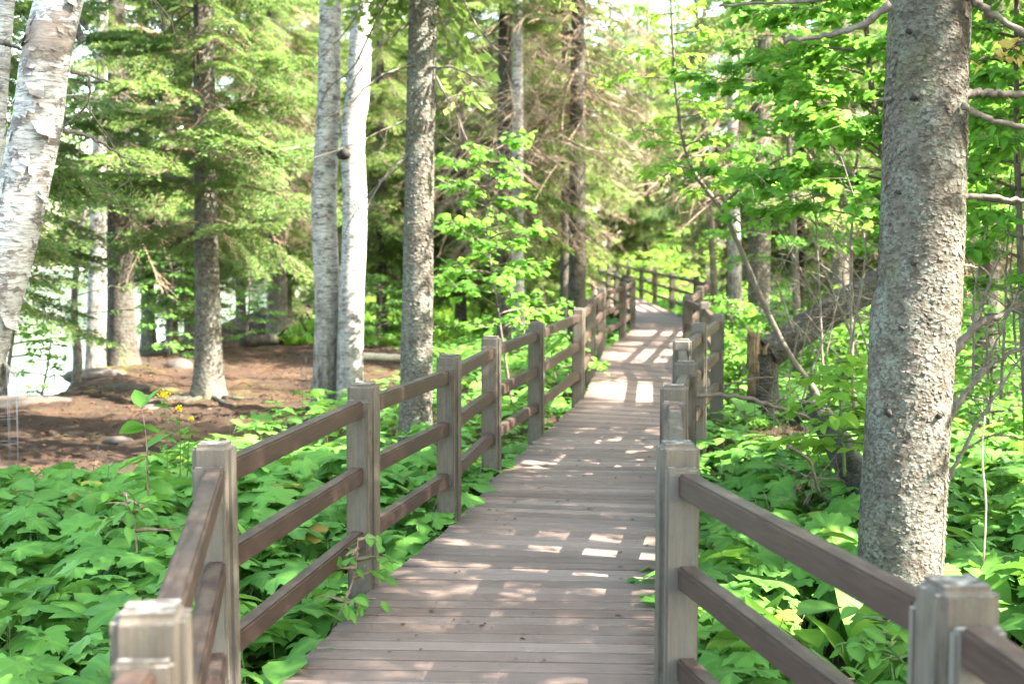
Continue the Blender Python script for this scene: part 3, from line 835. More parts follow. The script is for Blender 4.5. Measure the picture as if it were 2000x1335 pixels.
# --- mossy spruce beside the birch pair
Y1 = 14.0; sb = at(810, 850, Y1); st = at(826, 0, Y1)
t = thing('spruce_tree', 'grey spruce trunk between the birch pair and the boardwalk, bare twigs on both sides', 'spruce tree', sb)
mb = MB(); d = st - sb; P, rad, A, B = trunk(mb, [sb + (0, 0, -.3), sb + d * .5, st, sb + d * 3.4], .166, .06, 28, 160, .15, .25, .02, 9)
bark_flakes(mb, P, rad, A, B, 3500, (-.3, 4.4), .026, 2, .5, (.4, .8)); mb.build('trunk', M['bark'], t)
S1 = [([(802, 128), (740, 150), (690, 195), (636, 236)], .014, 9), ([(800, 44), (756, 78), (716, 120), (672, 190)], .013, 6), ([(768, -20), (735, 40), (690, 130), (640, 175), (610, 240)], .012, 7),
      ([(722, -20), (690, 40), (640, 100), (610, 120)], .010, 5), ([(848, 132), (888, 133), (930, 152), (992, 178)], .013, 7), ([(852, 206), (890, 187), (940, 178), (1004, 188)], .011, 5),
      ([(852, 150), (872, 190), (892, 225), (913, 276)], .013, 7), ([(798, 304), (755, 340), (722, 395), (708, 430)], .015, 10), ([(796, 312), (735, 365), (690, 420), (664, 476)], .009, 7),
      ([(797, 232), (740, 258), (690, 282), (600, 312)], .008, 6), ([(897, -20), (925, 40), (955, 80), (990, 118)], .012, 6), ([(850, 250), (872, 270), (897, 290)], .006, 3), ([(828, 228), (828, 250), (820, 280)], .008, 2),
      ([(846, 48), (890, 40), (950, 55)], .007, 5), ([(850, 345), (880, 362), (915, 375)], .006, 4)]
for i, (pp, ra, tw) in enumerate(S1):
    yo = [-.22, -.12, .1][i % 3]
    pts = [at(*q, Y1 + yo * (.6 + .7 * j)) for j, q in enumerate(pp)]
    branch_mesh(pts, ra, .0035, tw, .32, 40 + i).build('branch', M['deadwood'], t)
c = bpy.data.objects.new('crown', CR['low']); COL.objects.link(c); c.parent = t; c.scale = (1.2, 1.2, 1.2); c.location = (.05, 0, .75); c.rotation_euler = (0, 0, 2.0)

# ------------------------------------------------------------------ broadleaf trees and shrubs


def boughs_leafy(base_pts, nbr, spread, t0, t1, leaf, per, mats_leaf, tpls, seed, br=.012, rise=.25, sub=3, flat=.35, az=None, azw=PI, rb=(.1, .9), droop=.15):
    r_ = np.random.default_rng(seed); S = smooth_pts(base_pts, 40); W, Lf = MB(), MB()
    pos, A_, Pt, Rl, Sz, Rn = [], [], [], [], [], []
    for i in range(nbr):
        u = t0 + (t1 - t0) * (i + r_.random()) / nbr; b = S[min(39, int(u * 39))]; a = (i * 2.4 + r_.uniform(-.4, .4)) if az is None else az + r_.uniform(-azw, azw)
        L = spread * r_.uniform(.5, 1.1) * (1.15 - .55 * (u - t0) / max(t1 - t0, .01)); s = np.linspace(0, 1, 8)[:, None]
        d = np.array([math.cos(a), math.sin(a), rise * r_.uniform(.3, 1.4)])
        q = b + d * s * L + np.array([0, 0, -droop * L]) * s ** 2.2 + r_.standard_normal((8, 3)) * .02 * L * s
        v, f = tube(q, np.linspace(br, .002, 8), 4); W.add(v, f, 0)
        tips = [(q, L)]
        for k in range(sub):
            m = r_.integers(2, 7); a2 = a + r_.choice([-1, 1]) * r_.uniform(.4, 1.1); L2 = L * r_.uniform(.25, .55); s2 = np.linspace(0, 1, 5)[:, None]
            q2 = q[m] + np.array([math.cos(a2), math.sin(a2), rise * r_.uniform(-.4, .8)]) * s2 * L2 + np.array([0, 0, -.12 * L2]) * s2 ** 2
            v, f = tube(q2, np.linspace(br * .45, .0015, 5), 3); W.add(v, f, 0); tips.append((q2, L2))
        for q_, L_ in tips:
            n = max(2, int(per * L_ / spread + .5)); uu = r_.uniform(.25, 1.05, n) ** .8; ix = np.clip(uu, 0, .999) * (len(q_) - 1); i0 = ix.astype(int); fr = (ix - i0)[:, None]
            p = q_[i0] * (1 - fr) + q_[i0 + 1] * fr + r_.standard_normal((n, 3)) * leaf * np.array([.35, .35, .25])
            dq = q_[-1] - q_[0]; ah = math.atan2(dq[1], dq[0])
            pos.append(p); A_.append(ah + r_.choice([-1, 1], n) * r_.uniform(.2, 1.4, n)); Pt.append(r_.uniform(-.1, .7, n)); Rl.append(r_.standard_normal(n) * flat); Sz.append(leaf * r_.uniform(.6, 1.2, n)); Rn.append(np.clip(r_.uniform(rb[0], rb[1]) + r_.standard_normal(n) * .14, 0, 1))
    leaves(Lf, tpls, np.concatenate(pos), np.concatenate(A_), np.concatenate(Pt), np.concatenate(Rl), np.concatenate(Sz), np.concatenate(Rn), 0, r_)
    return W, Lf


def leafy(name, label, cat, pts, r0, r1, wood, leafm, nbr, spread, t0, t1, leaf, per, tpls, seed, group=None, crown='crown', trunkname='trunk', **kw):
    t = thing(name, label, cat, pts[0], group)
    mb = MB(); v, f = tube(smooth_pts(pts, 26), np.linspace(r0, r1, 26) * (1 + .04 * np.random.default_rng(seed).standard_normal(26)), 10); mb.add(v, f)
    W, Lf = boughs_leafy(pts, nbr, spread, t0, t1, leaf, per, leafm, tpls, seed, **kw)
    k = mb.n; mb.v += W.v; mb.f += [a + k for a in W.f]; mb.m += W.m; mb.r += W.r; mb.e += W.e; mb.n += W.n
    mb.build(trunkname, M[wood], t)
    Lf.build(crown, M[leafm], t)
    return t


def pl(*q, Y):
    return [at(a, b, Y) for a, b in q]


# birches
def birch(name, label, pts, r0, r1, mat, seed, sides=26, rings=150, flare=.2, flk=0, zr=(0, 4), eye=None, crownH=None, group=None, amp=.02):
    t = thing(name, label, 'birch tree', pts[0], group)
    mb = MB(); P, rad, A, B = trunk(mb, pts, r0, r1, sides, rings, flare, .3, amp, seed)
    if flk:
        bark_flakes(mb, P, rad, A, B, 90, zr, .075, seed + 1, .7, (.35, .5))
        bark_flakes(mb, P, rad, A, B, flk, zr, .030, seed, .4, (.3, .5))
    mb.build('trunk', M[mat], t)
    top = np.array(pts[-1]); b = np.array(pts[0]); mid = b + (top - b) * .45
    W, Lf = boughs_leafy([mid + (top - b) * .17, top], 24, 2.4, .1, 1., .10, 64, None, OVAL, seed, br=.02, rise=.5, sub=5)
    k = MB(); k.v, k.f, k.m, k.r, k.e, k.n = W.v, W.f, W.m, W.r, W.e, W.n
    k.build('branch', M['smooth_bark'], t); Lf.build('crown', M['maple'], t)
    return t, P


lb = [at(-190, 1200, 6.4), at(-55, 740, 6.4), at(16, 500, 6.4), at(70, 250, 6.4), at(115, 0, 6.4)]
lb2 = lb + [lb[-1] + (lb[-1] - lb[-2]) * 3.2 + np.array([0, .5, 0]), lb[-1] + (lb[-1] - lb[-2]) * 9 + np.array([.3, 1, 0])]
t, P_ = birch('birch_tree', 'leaning white birch in the left corner, peeling bark, closest of the birches', lb2, .128, .05, 'birch', 21, 40, 260, .05, 420, (-.3, 3.4), amp=.025)
for i, (pp, ra) in enumerate([([(125, 255), (170, 265), (215, 290), (265, 318)], .012), ([(140, 140), (175, 148), (225, 162)], .012), ([(175, 150), (172, 200), (140, 235), (122, 243)], .006), ([(170, 210), (195, 245), (215, 275), (250, 340), (258, 380)], .004), ([(280, -20), (310, 10), (335, 45), (345, 85)], .005), ([(312, 15), (318, 45), (317, 60)], .003), ([(0, 82), (25, 90), (50, 100)], .014)]):
    branch_mesh([at(*q, 6.4 + .1 * j) for j, q in enumerate(pp)], ra, .003, 3, .1, 70 + i).build('branch', M['deadwood'], t)
pb = [at(-40, 900, 9), at(-15, 300, 9), at(8, 0, 9)]
birch('birch_tree', 'sliver of a second white birch behind the leaning one, cut by the frame edge', pb + [pb[-1] + (pb[-1] - pb[-2]) * 3], .1, .03, 'birch', 22)
q = [at(634, 800, 18.4), at(640, 600, 18.4), at(633, 400, 18.4), at(642, 200, 18.4), at(645, 0, 18.4)]
birch('birch_tree', 'left stem of the white birch pair, black rough bark at its foot', q + [q[-1] + (q[-1] - q[0]) * 1.9], .178, .07, 'birch_far', 23, flare=.1)
q = [at(683, 800, 18.2), at(686, 600, 18.2), at(693, 420, 18.2), at(690, 250, 18.2), at(707, 0, 18.2)]
t, P_ = birch('birch_tree', 'right stem of the white birch pair, with a round black burl and smooth pale bark', q + [q[-1] + (q[-1] - q[0]) * 1.9], .175, .07, 'birch', 24, flare=.05)
bl = MB(); c = at(677, 300, 18.06); v, f = tube(np.array([c + (-.02, .1, 0), c + (-.02, 0, .0), c + (-.02, -.06, 0)]), np.array([.095, .08, .04]), 10, True, .22); bl.add(v, f, 0, .5, 1); bl.build('burl', M['birch'], t)
q = [at(186, 735, 24), at(190, 500, 24), at(196, 200, 24)]
birch('birch_tree', 'pale birch with blotched bark leaning on the dark spruce at the lake bank', q + [q[-1] + (q[-1] - q[-2]) * 2], .165, .05, 'birch_far', 25)
q = [at(1012, 715, 25.6), at(1011, 400, 25.6), at(1012, 0, 25.6)]
birch('birch_tree', 'pale sunlit birch trunk half hidden by the maple sapling behind the left railing', q + [q[-1] + (q[-1] - q[-2]) * 1.4], .125, .05, 'birch_far', 26)
q = [at(1436, 620, 27), at(1432, 320, 27), at(1428, 0, 27)]
birch('birch_tree', 'greyish birch trunk just left of the thick brown spruce beyond the snapped tree', q + [q[-1] + (q[-1] - q[-2]) * 1.4], .135, .05, 'birch_far', 27)

# lakeside sapling and shrubs, left
leafy('young_tree', 'thin dark crooked tree standing at the lake edge', 'young tree', pl((147, 770), (152, 700), (145, 620), (150, 520), Y=22.0) + [at(170, 380, 22.5)], .085, .03, 'bark_far', 'maple', 12, 1.3, .5, 1., .08, 14, OVAL, 31)
leafy('lakeside_shrub', 'bright green leafy shrub hanging over the white water beside the leaning birch', 'shrub', pl((78, 790), (95, 700), (100, 640), Y=19.5), .02, .006, 'smooth_bark', 'maple', 16, .45, .05, 1., .075, 14, OVAL, 32, trunkname='stems', crown='foliage')
leafy('lakeside_shrub', 'dark green leafy bush between the leaning birch and the lake, under overhanging boughs', 'shrub', pl((10, 760), (25, 660), (40, 580), Y=17), .03, .008, 'smooth_bark', 'maple', 16, .45, .3, 1., .08, 14, OVAL, 33, trunkname='stems', crown='foliage', rb=(0, .5))
for i, (px, py, Y, h, sp, la) in enumerate([(330, 690, 27, 2.0, .95, 'teal green bush on the bank between the lake spruces and the lit spruce foot'), (480, 660, 31, 2.0, .9, 'dark green bush behind the sunlit spruce foot on the dirt'), (735, 650, 30, 1.6, .8, 'light green bush showing between the birch pair and the grey spruce')]):
    b = at(px, py, Y); b[2] = float(gz(b[0], Y))
    leafy('bush', la, 'bush', [b, b + (.1, 0, h * .6), b + (0, .1, h)], .03, .008, 'smooth_bark', 'oval', 34, sp, .02, 1., .085, 26, OVAL, 34 + i, trunkname='stems', crown='foliage')

# maple sapling behind the left railing
leafy('maple_sapling', 'green maple sapling behind the left railing, layered leaves in front of the pale birch', 'maple sapling', pl((1000, 790), (972, 600), (950, 430), (965, 270), Y=17.0), .018, .005, 'smooth_bark', 'maple', 40, .8, .25, 1., .072, 15, PALM_LO, 41, flat=.5, rise=.55, sub=5, droop=.3)
leafy('maple_sapling', 'small leafy sapling spilling through the left railing beside the brown spruce', 'maple sapling', pl((1085, 740), (1075, 680), (1060, 560), Y=18.5), .012, .004, 'smooth_bark', 'maple', 16, .6, .15, 1., .10, 18, OVAL, 42)
# right side leaf trees
leafy('maple_tree', 'leafy maple behind the big right spruce trunk, broad bright leaves left of it', 'maple tree', pl((1760, 800), (1740, 400), (1700, 150), (1680, -200), Y=11.5), .045, .012, 'smooth_bark', 'maple', 62, 1.35, .28, 1., .085, 38, PALM_LO, 43, flat=.55, rise=.5, sub=5, droop=.3, rb=(.3, 1))
leafy('maple_tree', 'leafy maple at the right edge of the view behind the horizontal bare branches', 'maple tree', pl((2010, 900), (1990, 400), (1985, 100), (1990, -250), Y=9.6), .03, .01, 'smooth_bark', 'maple', 54, .7, .2, 1., .11, 40, OVAL, 44, flat=.45)
leafy('maple_branch', 'spray of yellow leaves at the top right corner', 'branch', pl((2040, 60), (1985, 90), (1925, 115), Y=8.6), .006, .003, 'smooth_bark', 'yellow', 7, .16, .2, 1., .085, 5, OVAL, 45, trunkname='twig', crown='leaves', rise=.0, sub=1)
t = leafy('leaning_sapling', 'thin grey sapling leaning left over the snapped tree, forked with small bright leaves above', 'sapling', pl((1655, 905), (1595, 770), (1540, 690), (1490, 590), (1452, 500), (1410, 410), (1352, 330), (1325, 220), (1312, 40), (1310, -120), Y=13.0), .034, .010, 'smooth_bark', 'lime', 30, .72, .58, 1., .075, 34, OVAL, 46, flat=.4, br=.008)
branch_mesh(pl((1410, 405), (1445, 370), (1490, 330), (1545, 298), Y=12.8), .018, .004, 10, .35, 47).build('branch', M['smooth_bark'], t)
leafy('bright_shrub', 'lime green broad-leaved shrub just left of the big right spruce trunk', 'shrub', pl((1650, 930), (1645, 830), (1632, 700), Y=9.4), .012, .004, 'stem', 'lime', 17, .36, .25, 1., .13, 9, OVAL[2:], 48, trunkname='stems', crown='foliage', rise=.15, sub=2)
leafy('small_sapling', 'low leafy seedling against the foot of the big right spruce, behind the near post', 'seedling', pl((1745, 1330), (1735, 1260), (1725, 1190), Y=5.6), .006, .003, 'stem', 'oval', 12, .26, .3, 1., .10, 8, OVAL, 49, trunkname='stem', crown='foliage', rise=.2, sub=1)
leafy('broadleaf_tree', 'light green leafy tree beyond the right railing, left of the thicket', 'tree', pl((1560, 720), (1550, 450), (1535, 150), (1530, -200), Y=19), .06, .015, 'smooth_bark', 'maple', 44, 1.3, .25, 1., .10, 46, OVAL, 50, flat=.45)
leafy('broadleaf_tree', 'yellow-green leafy tree overhanging the far walk, upper middle of the view', 'tree', pl((1400, 640), (1385, 400), (1365, 100), (1350, -150), Y=30), .08, .02, 'smooth_bark', 'lime', 50, 2.0, .4, 1., .095, 60, OVAL, 51, flat=.5, rb=(0, .6))
GS = 'shrubs beside the far walk'
for i, (px, Y, h, sp, mt, la) in enumerate([(1440, 17, 1.0, .55, 'maple', 'green shrub crowding the right railing just before the snapped tree'), (1425, 22, 1.3, .7, 'maple', 'shrub behind the right railing where the walk bends, left of the thick brown spruce'),
                                              (1530, 20, 1.2, .7, 'maple', 'shrub behind the snapped stump, in front of the thick brown spruce'), (1410, 40, 1.2, 1.2, 'lime', 'bright shrub right of the far railing corner'), (1500, 42, 1.5, 1.4, 'maple', 'green shrub mound far behind the greyish trunk'),
                                              (1285, 54, 2.0, 1.6, 'lime', 'glowing yellow-green shrub right of the far railing'), (1105, 57, 2.4, 1.8, 'lime', 'glowing yellow-green shrub left of the far end of the walk'), (1182, 75, 2.6, 2.0, 'lime', 'pale sunlit shrub closing the far end of the walk'), (1350, 58, 2.8, 2.0, 'lime', 'pale sunlit bush behind the far right railing'),
                                              (940, 38, 1.0, 1.1, 'lime', 'low sunlit shrub in the meadow behind the grey spruce'), (1065, 37, .9, 1.0, 'lime', 'low sunlit shrub in the meadow left of the brown spruce'), (880, 44, 1.4, 1.3, 'maple', 'green bush at the back of the sunlit meadow'),
                                              (1640, 17.5, 1.0, .7, 'maple', 'green undergrowth shrub under the fallen trunk'), (1930, 13, 1.6, .9, 'maple', 'shrub behind the bare branches right of the big spruce'), (1700, 17, 1.6, .9, 'maple', 'shrub behind the leaning fallen trunk')]):
    x = X(px, Y); b = np.array([x, Y, float(gz(x, Y))])
    leafy('shrub', la, 'shrub', [b, b + (.05, 0, h * .6), b + (0, .1, h)], .02, .006, 'smooth_bark', mt, 34, sp, .02, 1., .085 + .0012 * Y, 26, OVAL, 60 + i, GS, trunkname='stems', crown='foliage')

# ------------------------------------------------------------------ snapped tree, logs, dead branches
Y2 = 14.5
sb = at(1492, 810, Y2)
t = thing('snapped_tree', 'snapped tree, splintered orange stump with its broken trunk slanting up to the right', 'broken tree', sb)
mb = MB(); trunk(mb, [sb, at(1490, 760, Y2), at(1490, 690, Y2)], .165, .15, 18, 24, .15, .2, .03, 77); mb.build('stump', M['bark_old'], t)
sp = MB(); r_ = np.random.default_rng(9)
for i in range(46):
    a = r_.uniform(0, 2 * PI); rr = .13 * math.sqrt(r_.random()); b = at(1486, 698, Y2) + np.array([rr * math.cos(a), rr * math.sin(a), 0]); hgt = r_.uniform(.05, .16) + (.24 if math.cos(a) * rr < -.03 else 0) * r_.random()
    v, f = tube(np.array([b + (0, 0, -.12), b + (r_.normal(0, .01), 0, hgt * .6), b + (r_.normal(0, .03), r_.normal(0, .02), hgt)]), np.array([.034, .024, .004]), 5); sp.add(v, f)
for i in range(26):
    px_ = r_.uniform(1463, 1488); tp = 640 + abs(px_ - 1474) * r_.uniform(3, 7); yy = Y2 - .155 + abs(px_ - 1478) * .003 + r_.uniform(0, .05)
    v, f = tube(np.array([at(px_, 800 - r_.uniform(0, 110), yy + .02), at(px_ + r_.normal(0, 1), (tp + 760) / 2, yy), at(px_ + r_.normal(0, 2), tp, yy + .03)]), np.array([.014, .013, .003]), 5); sp.add(v, f)
sp.build('splinters', M['splinter'], t)
mb = MB(); P, rad, A, B = trunk(mb, [at(1500, 690, Y2), at(1620, 612, Y2 + .1), at(1740, 540, Y2 + .2), at(1990, 400, Y2 + .6)], .165, .13, 18, 60, 0, .3, .03, 78); mb.build('fallen_trunk', M['bark_old'], t)
for i, pp in enumerate([[(1560, 640), (1545, 720), (1530, 780)], [(1590, 650), (1640, 700), (1680, 760)], [(1650, 590), (1640, 500), (1600, 420)], [(1600, 690), (1580, 740), (1600, 800)], [(1550, 650), (1520, 560), (1500, 520)]]):
    branch_mesh([at(*q, Y2 - .25) for q in pp], .014, .003, 8, .4, 90 + i).build('branch', M['deadwood'], t)
q = [at(1590, 790, 11.6), at(1650, 890, 10.0), at(1715, 1030, 8.8)]
mb = MB(); trunk(mb, q[::-1], .125, .095, 18, 40, 0, .3, .04, 79); o = mb.build('log', M['bark_old'], loc=tuple(q[1]))
tag(o, 'grey weathered log lying behind the big right spruce, pointing to the stump', 'log')
q = [at(475, 690, 30), at(540, 672, 31), at(605, 655, 32)]
for k in q: k[2] = float(gz(k[0], k[1])) + .12
mb = MB(); v, f = tube(smooth_pts(q, 14), np.linspace(.13, .1, 14), 10, True, .08); mb.add(v, f)
for pts in ([q[1], q[1] + (.3, -.2, .35)], [q[2], q[2] + (-.2, -.1, .4)]):
    v, f = tube(np.array(pts), np.array([.04, .02]), 6); mb.add(v, f)
tag(mb.build('log', M['bark_old'], loc=tuple(q[1])), 'dark driftwood log across the far end of the dirt clearing', 'log')
q = [at(700, 668, 26.5), at(790, 672, 26)]
for k in q: k[2] = float(gz(k[0], k[1])) + .1
mb = MB(); v, f = tube(smooth_pts(q, 10), np.linspace(.075, .06, 10), 9, True, .08); mb.add(v, f)
tag(mb.build('log', M['palewood'], loc=tuple(q[0])), 'pale sunlit log on the ground behind the birch pair', 'log')

DB = [('dead spruce top forked in a Y with stubby twigs, left of the big right trunk', [((1668, 800), (1662, 600), (1664, 450), (1668, 345)), ((1668, 345), (1630, 295), (1586, 226)), ((1668, 345), (1680, 280), (1705, 206)), ((1668, 345), (1690, 340), (1712, 333))], (.020, .016, .014, .007), 11.0, 60, 4),
      ('bare twiggy shrub tangled left of the Y shaped dead top', [((1610, 780), (1600, 560), (1590, 400), (1570, 220)), ((1600, 600), (1540, 480), (1500, 410), (1470, 390)), ((1598, 500), (1640, 420), (1650, 360)), ((1605, 650), (1560, 600), (1480, 560)), ((1600, 440), (1560, 330), (1500, 330)), ((1612, 700), (1640, 560), (1648, 500))], (.012, .008, .007, .006, .006, .008), 12.2, 0, 14),
      ('tangle of fine dead twigs over the fallen trunk, beside the leaning sapling', [((1700, 760), (1640, 600), (1560, 520), (1480, 500)), ((1680, 700), (1600, 500), (1560, 380)), ((1620, 720), (1540, 620), (1440, 600)), ((1690, 560), (1600, 440), (1520, 420)), ((1560, 720), (1600, 560), (1690, 430)), ((1500, 640), (1560, 540), (1660, 500))], (.010, .008, .008, .007, .007, .007), 13.4, 0, 16),
      ('thin dead stems crossing in the thicket just left of the big spruce trunk', [((1640, 820), (1668, 640), (1690, 470), (1640, 300)), ((1700, 700), (1650, 560), (1540, 470)), ((1560, 800), (1620, 640), (1690, 600)), ((1690, 420), (1610, 380), (1480, 400))], (.012, .008, .008, .007), 10.4, 30, 14),
      ('fallen grey branch lying across the leaves right of the walk, reaching the railing', [((1358, 772), (1440, 774), (1520, 796), (1600, 822), (1690, 872)), ((1415, 752), (1480, 738), (1560, 735)), ((1480, 785), (1560, 780), (1620, 800))], (.022, .009, .008), 10.4, 20, 16),
      ('thick spiky dead branch rising right from behind the big spruce foot', [((1850, 700), (1905, 640), (1960, 610), (2040, 570)), ((1900, 645), (1930, 560), (1960, 480))], (.032, .014), 8.6, 90, 8),
      ('second spiky dead branch below it, slanting up to the right edge', [((1840, 840), (1890, 760), (1945, 705), (2040, 660)), ((1890, 760), (1940, 680), (1990, 560))], (.024, .012), 8.4, 60, 8),
      ('steep thin dead branch leaning right over the ferny leaves', [((1840, 960), (1880, 880), (1930, 790), (2020, 660)), ((1880, 880), (1940, 850), (2010, 860))], (.016, .008), 8.2, 50, 8),
      ('upright bare stems at the right edge behind the dead branches', [((1955, 780), (1965, 560), (1975, 330)), ((1900, 760), (1905, 560), (1935, 400), (1910, 290)), ((1985, 700), (1975, 500), (1995, 420)), ((1930, 740), (1920, 600), (1880, 480))], (.012, .010, .010, .009), 9.4, 40, 10),
      ('short grey dead branches poking out of the leaves beside the grey log', [((1540, 870), (1580, 900), (1600, 960), (1620, 985)), ((1520, 905), (1580, 930), (1640, 935)), ((1570, 985), (1600, 930), (1640, 880))], (.014, .008, .008), 9.0, 0, 9),
      ('pale dead spruce bough drooping in sunlight right of the straight brown trunk', [((1090, 262), (1150, 290), (1200, 305), (1245, 345)), ((1180, 255), (1230, 285), (1300, 352)), ((1060, 300), (1100, 312), (1130, 330)), ((1150, 290), (1200, 330), (1235, 365))], (.02, .016, .012, .01), 26, 0, 26)]
for i, (la, lines, rs, Y, spk, tw) in enumerate(DB):
    mb = MB(); loc = at(*lines[0][0], Y)
    for j, (ln, ra) in enumerate(zip(lines, rs)):
        b = branch_mesh([at(p[0], p[1], Y + .12 * j + .1 * k) for k, p in enumerate(ln)], ra, max(.0025, ra * .35), tw, .03 * Y, 100 + 7 * i + j, spikes=spk)
        k = mb.n; mb.v += b.v; mb.f += [a + k for a in b.f]; mb.m += b.m; mb.r += b.r; mb.e += b.e; mb.n += b.n
    tag(mb.build('dead_branch', M['palewood' if Y > 20 else 'deadwood'], loc=tuple(loc)), la, 'dead branch')
v, f = tube(smooth_pts(pl((1921, 1100), (1926, 985), (1918, 890), (1924, 812), Y=7.0), 10), .005, 5); tag(MB().add(v, f).build('dry_stalk', M['palewood'], loc=tuple(at(1920, 1100, 7.0))), 'single straw-coloured dry stalk standing right of the big spruce', 'stalk')

# roots, rocks on the dirt
rt = MB(); b = np.array([X(405, 20), 20, 0.])
for a, L in ((-2.6, 1.3), (-1.9, 1.0), (-1.1, 1.5), (-.4, 1.0), (-3.0, 1.6)):
    s = np.linspace(0, 1, 10); p = np.stack((b[0] + math.cos(a) * s * L, b[1] + math.sin(a) * s * L, 0 * s), -1); p[:, 2] = gz(p[:, 0], p[:, 1]) + .03 * (1 - s) - .008
    v, f = tube(p, np.linspace(.055, .012, 10), 7); rt.add(v, f)
o = rt.build('roots', M['bark_old']); spr = [x for x in COL.objects if x.get('label', '').startswith('spruce on the bare dirt')][0]; o.parent = spr; o.location = -Vector(spr.location)


def rock(px, py, Y, s, la, sx=1.4, sz=.7, mat='rock', dz=0.0, seed=0):
    r_ = np.random.default_rng(seed + int(px)); bm = bmesh.new(); bmesh.ops.create_icosphere(bm, subdivisions=3, radius=1)
    v = np.array([x.co[:] for x in bm.verts]); f = np.array([[q.index for q in p.verts] for p in bm.faces]); bm.free()
    k = r_.standard_normal((6, 3)) * 1.6; v = v * (1 + .11 * np.sin(v @ k.T + r_.uniform(0, 6, 6)).sum(1, keepdims=True) * .6)
    x = X(px, Y); loc = (x, Y, float(gz(x, Y)) + dz)
    o = MB().add(v * np.array([s * sx, s, s * sz]) + np.array(loc), f).build('rock', M[mat], loc=loc); tag(o, la, 'rock'); return o


rock(344, 720, 24.5, .19, 'rounded pale boulder on the bank edge left of the lit spruce foot', 1.3, .95)
rock(222, 850, 15.6, .11, 'small dark stone half buried in the bare dirt', 1.6, .5)
rock(290, 775, 18.6, .10, 'small grey stone on the dirt left of the lit spruce foot', 1.2, .7)
rock(250, 760, 20.5, .16, 'mossy yellowish stone at the bank under the dark spruce', 1.7, .5)
rock(110, 772, 20.8, .25, 'flat brown shore rock beside the crooked thin tree', 2.2, .35, 'dirt')
rock(60, 795, 19.0, .3, 'long low shore rock at the water edge on the far left', 2.4, .35)
rock(185, 745, 22.5, .3, 'dark shore rock under the pale birch', 1.8, .5)
rock(95, 660, 37, .55, 'purplish rock in the lake beyond the thin tree', 2.6, .35, dz=.45)

# wire cages
def cage(px, Y, r, h, la):
    x = X(px, Y); z = float(gz(x, Y)); mb = MB()
    for i in range(8):
        a = i / 8 * 2 * PI; v, f = tube(np.array([(x + r * math.cos(a), Y + r * math.sin(a), z), (x + r * 1.04 * math.cos(a), Y + r * math.sin(a), z + h)]),   .0024, 4); mb.add(v, f)
    for k in range(6):
        a = np.linspace(0, 2 * PI, 25); hh = z + .03 + (h - .04) * k / 5; v, f = tube(np.stack((x + r * np.cos(a), Y + r * np.sin(a), hh + 0 * a), -1),   .0024, 4, False); mb.add(v, f)
    tag(mb.build('wire_cage', M['wire'], loc=(x, Y, z)), la, 'wire cage')


cage(0, 12.0, .12, 1.1, 'thin wire plant cage at the left frame edge in front of the dirt')
cage(634, 18.4, .3, .75, 'wire guard around the black foot of the left birch stem')

# ------------------------------------------------------------------ small plants in front of the dirt
t = thing('oval_leaf_seedling', 'tall seedling with pairs of oval leaves standing behind the left corner post', 'seedling', at(290, 1010, 7.4))
stp = smooth_pts(pl((292, 1010), (288, 930), (286, 860), (277, 795), Y=7.4), 20); mb = MB(); v, f = tube(stp, np.linspace(.006, .003, 20), 6); mb.add(v, f); mb.build('stem', M['twig'], t)
LV = [(277, 795, 2.3, -.9, .12), (279, 797, .5, -.9, .14), (282, 830, 2.9, .25, .15), (283, 833, 3.3, .2, .13), (281, 835, -.3, .1, .10), (287, 875, .7, -.55, .15), (287, 880, -.4, .3, .14), (287, 890, 3.3, .35, .15), (287, 915, -.2, .25, .17), (287, 918, -.6, -.1, .13), (288, 930, 3.0, .2, .15), (289, 945, .3, .3, .15), (289, 955, 3.5, .4, .17), (289, 965, 5.0, .6, .15), (289, 970, .9, .1, .14), (288, 905, 1.8, .1, .12)]
mb = MB(); A_ = np.array(LV); pos = np.array([at(a, b, 7.4) for a, b in A_[:, :2]])
leaves(mb, OVAL[2:], pos, A_[:, 2], A_[:, 3], np.random.default_rng(4).standard_normal(len(A_)) * .5, A_[:, 4], np.random.default_rng(5).uniform(.3, 1, len(A_))); mb.build('leaves', M['oval'], t)
t2 = leafy('oval_leaf_seedling', 'low seedling with glossy oval leaves leaning on the second left post', 'seedling', pl((640, 1250), (690, 1130), (700, 1050), Y=6.7), .006, .003, 'twig', 'oval', 9, .22, .2, 1., .085, 7, OVAL, 82, trunkname='stem', crown='leaves', rise=.2, sub=1)
leafy('oval_leaf_seedling', 'bare-stemmed dark seedling amid the leaves left of the corner post', 'seedling', pl((268, 1080), (262, 1010), (245, 965), Y=6.4), .005, .003, 'twig', 'oval', 7, .2, .3, 1., .10, 5, OVAL, 83, trunkname='stem', crown='leaves', rise=.3, sub=1)


def goldenrod(pp, Y, s, la, seed):
    P = smooth_pts(pl(*pp, Y=Y), 14); t = thing('goldenrod', la, 'wildflower', P[0]); mb = MB(); v, f = tube(P, np.linspace(.005, .002, 14), 5); mb.add(v, f); mb.build('stem', M['stem'], t)
    r_ = np.random.default_rng(seed); n = 26; k = r_.integers(2, 13, n); mb = MB()
    leaves(mb, OVAL[1:2], P[k], r_.uniform(0, 6.28, n), r_.uniform(-.5, .4, n), r_.standard_normal(n) * .4, r_.uniform(.05, .09, n), r_.random(n), 0, r_); mb.build('leaves', M['oval'], t)
    n = int(150 * s); c = P[-1] + r_.standard_normal((n, 3)) * np.array([.022, .022, .014]) * s; mb = MB()
    leaves(mb, [tpl_oval(.5, 4, .1)], c, r_.uniform(0, 6.28, n), r_.uniform(-1, 1, n), r_.standard_normal(n), np.full(n, .013), r_.random(n), 0, r_); mb.build('flower_head', M['flower'], t)


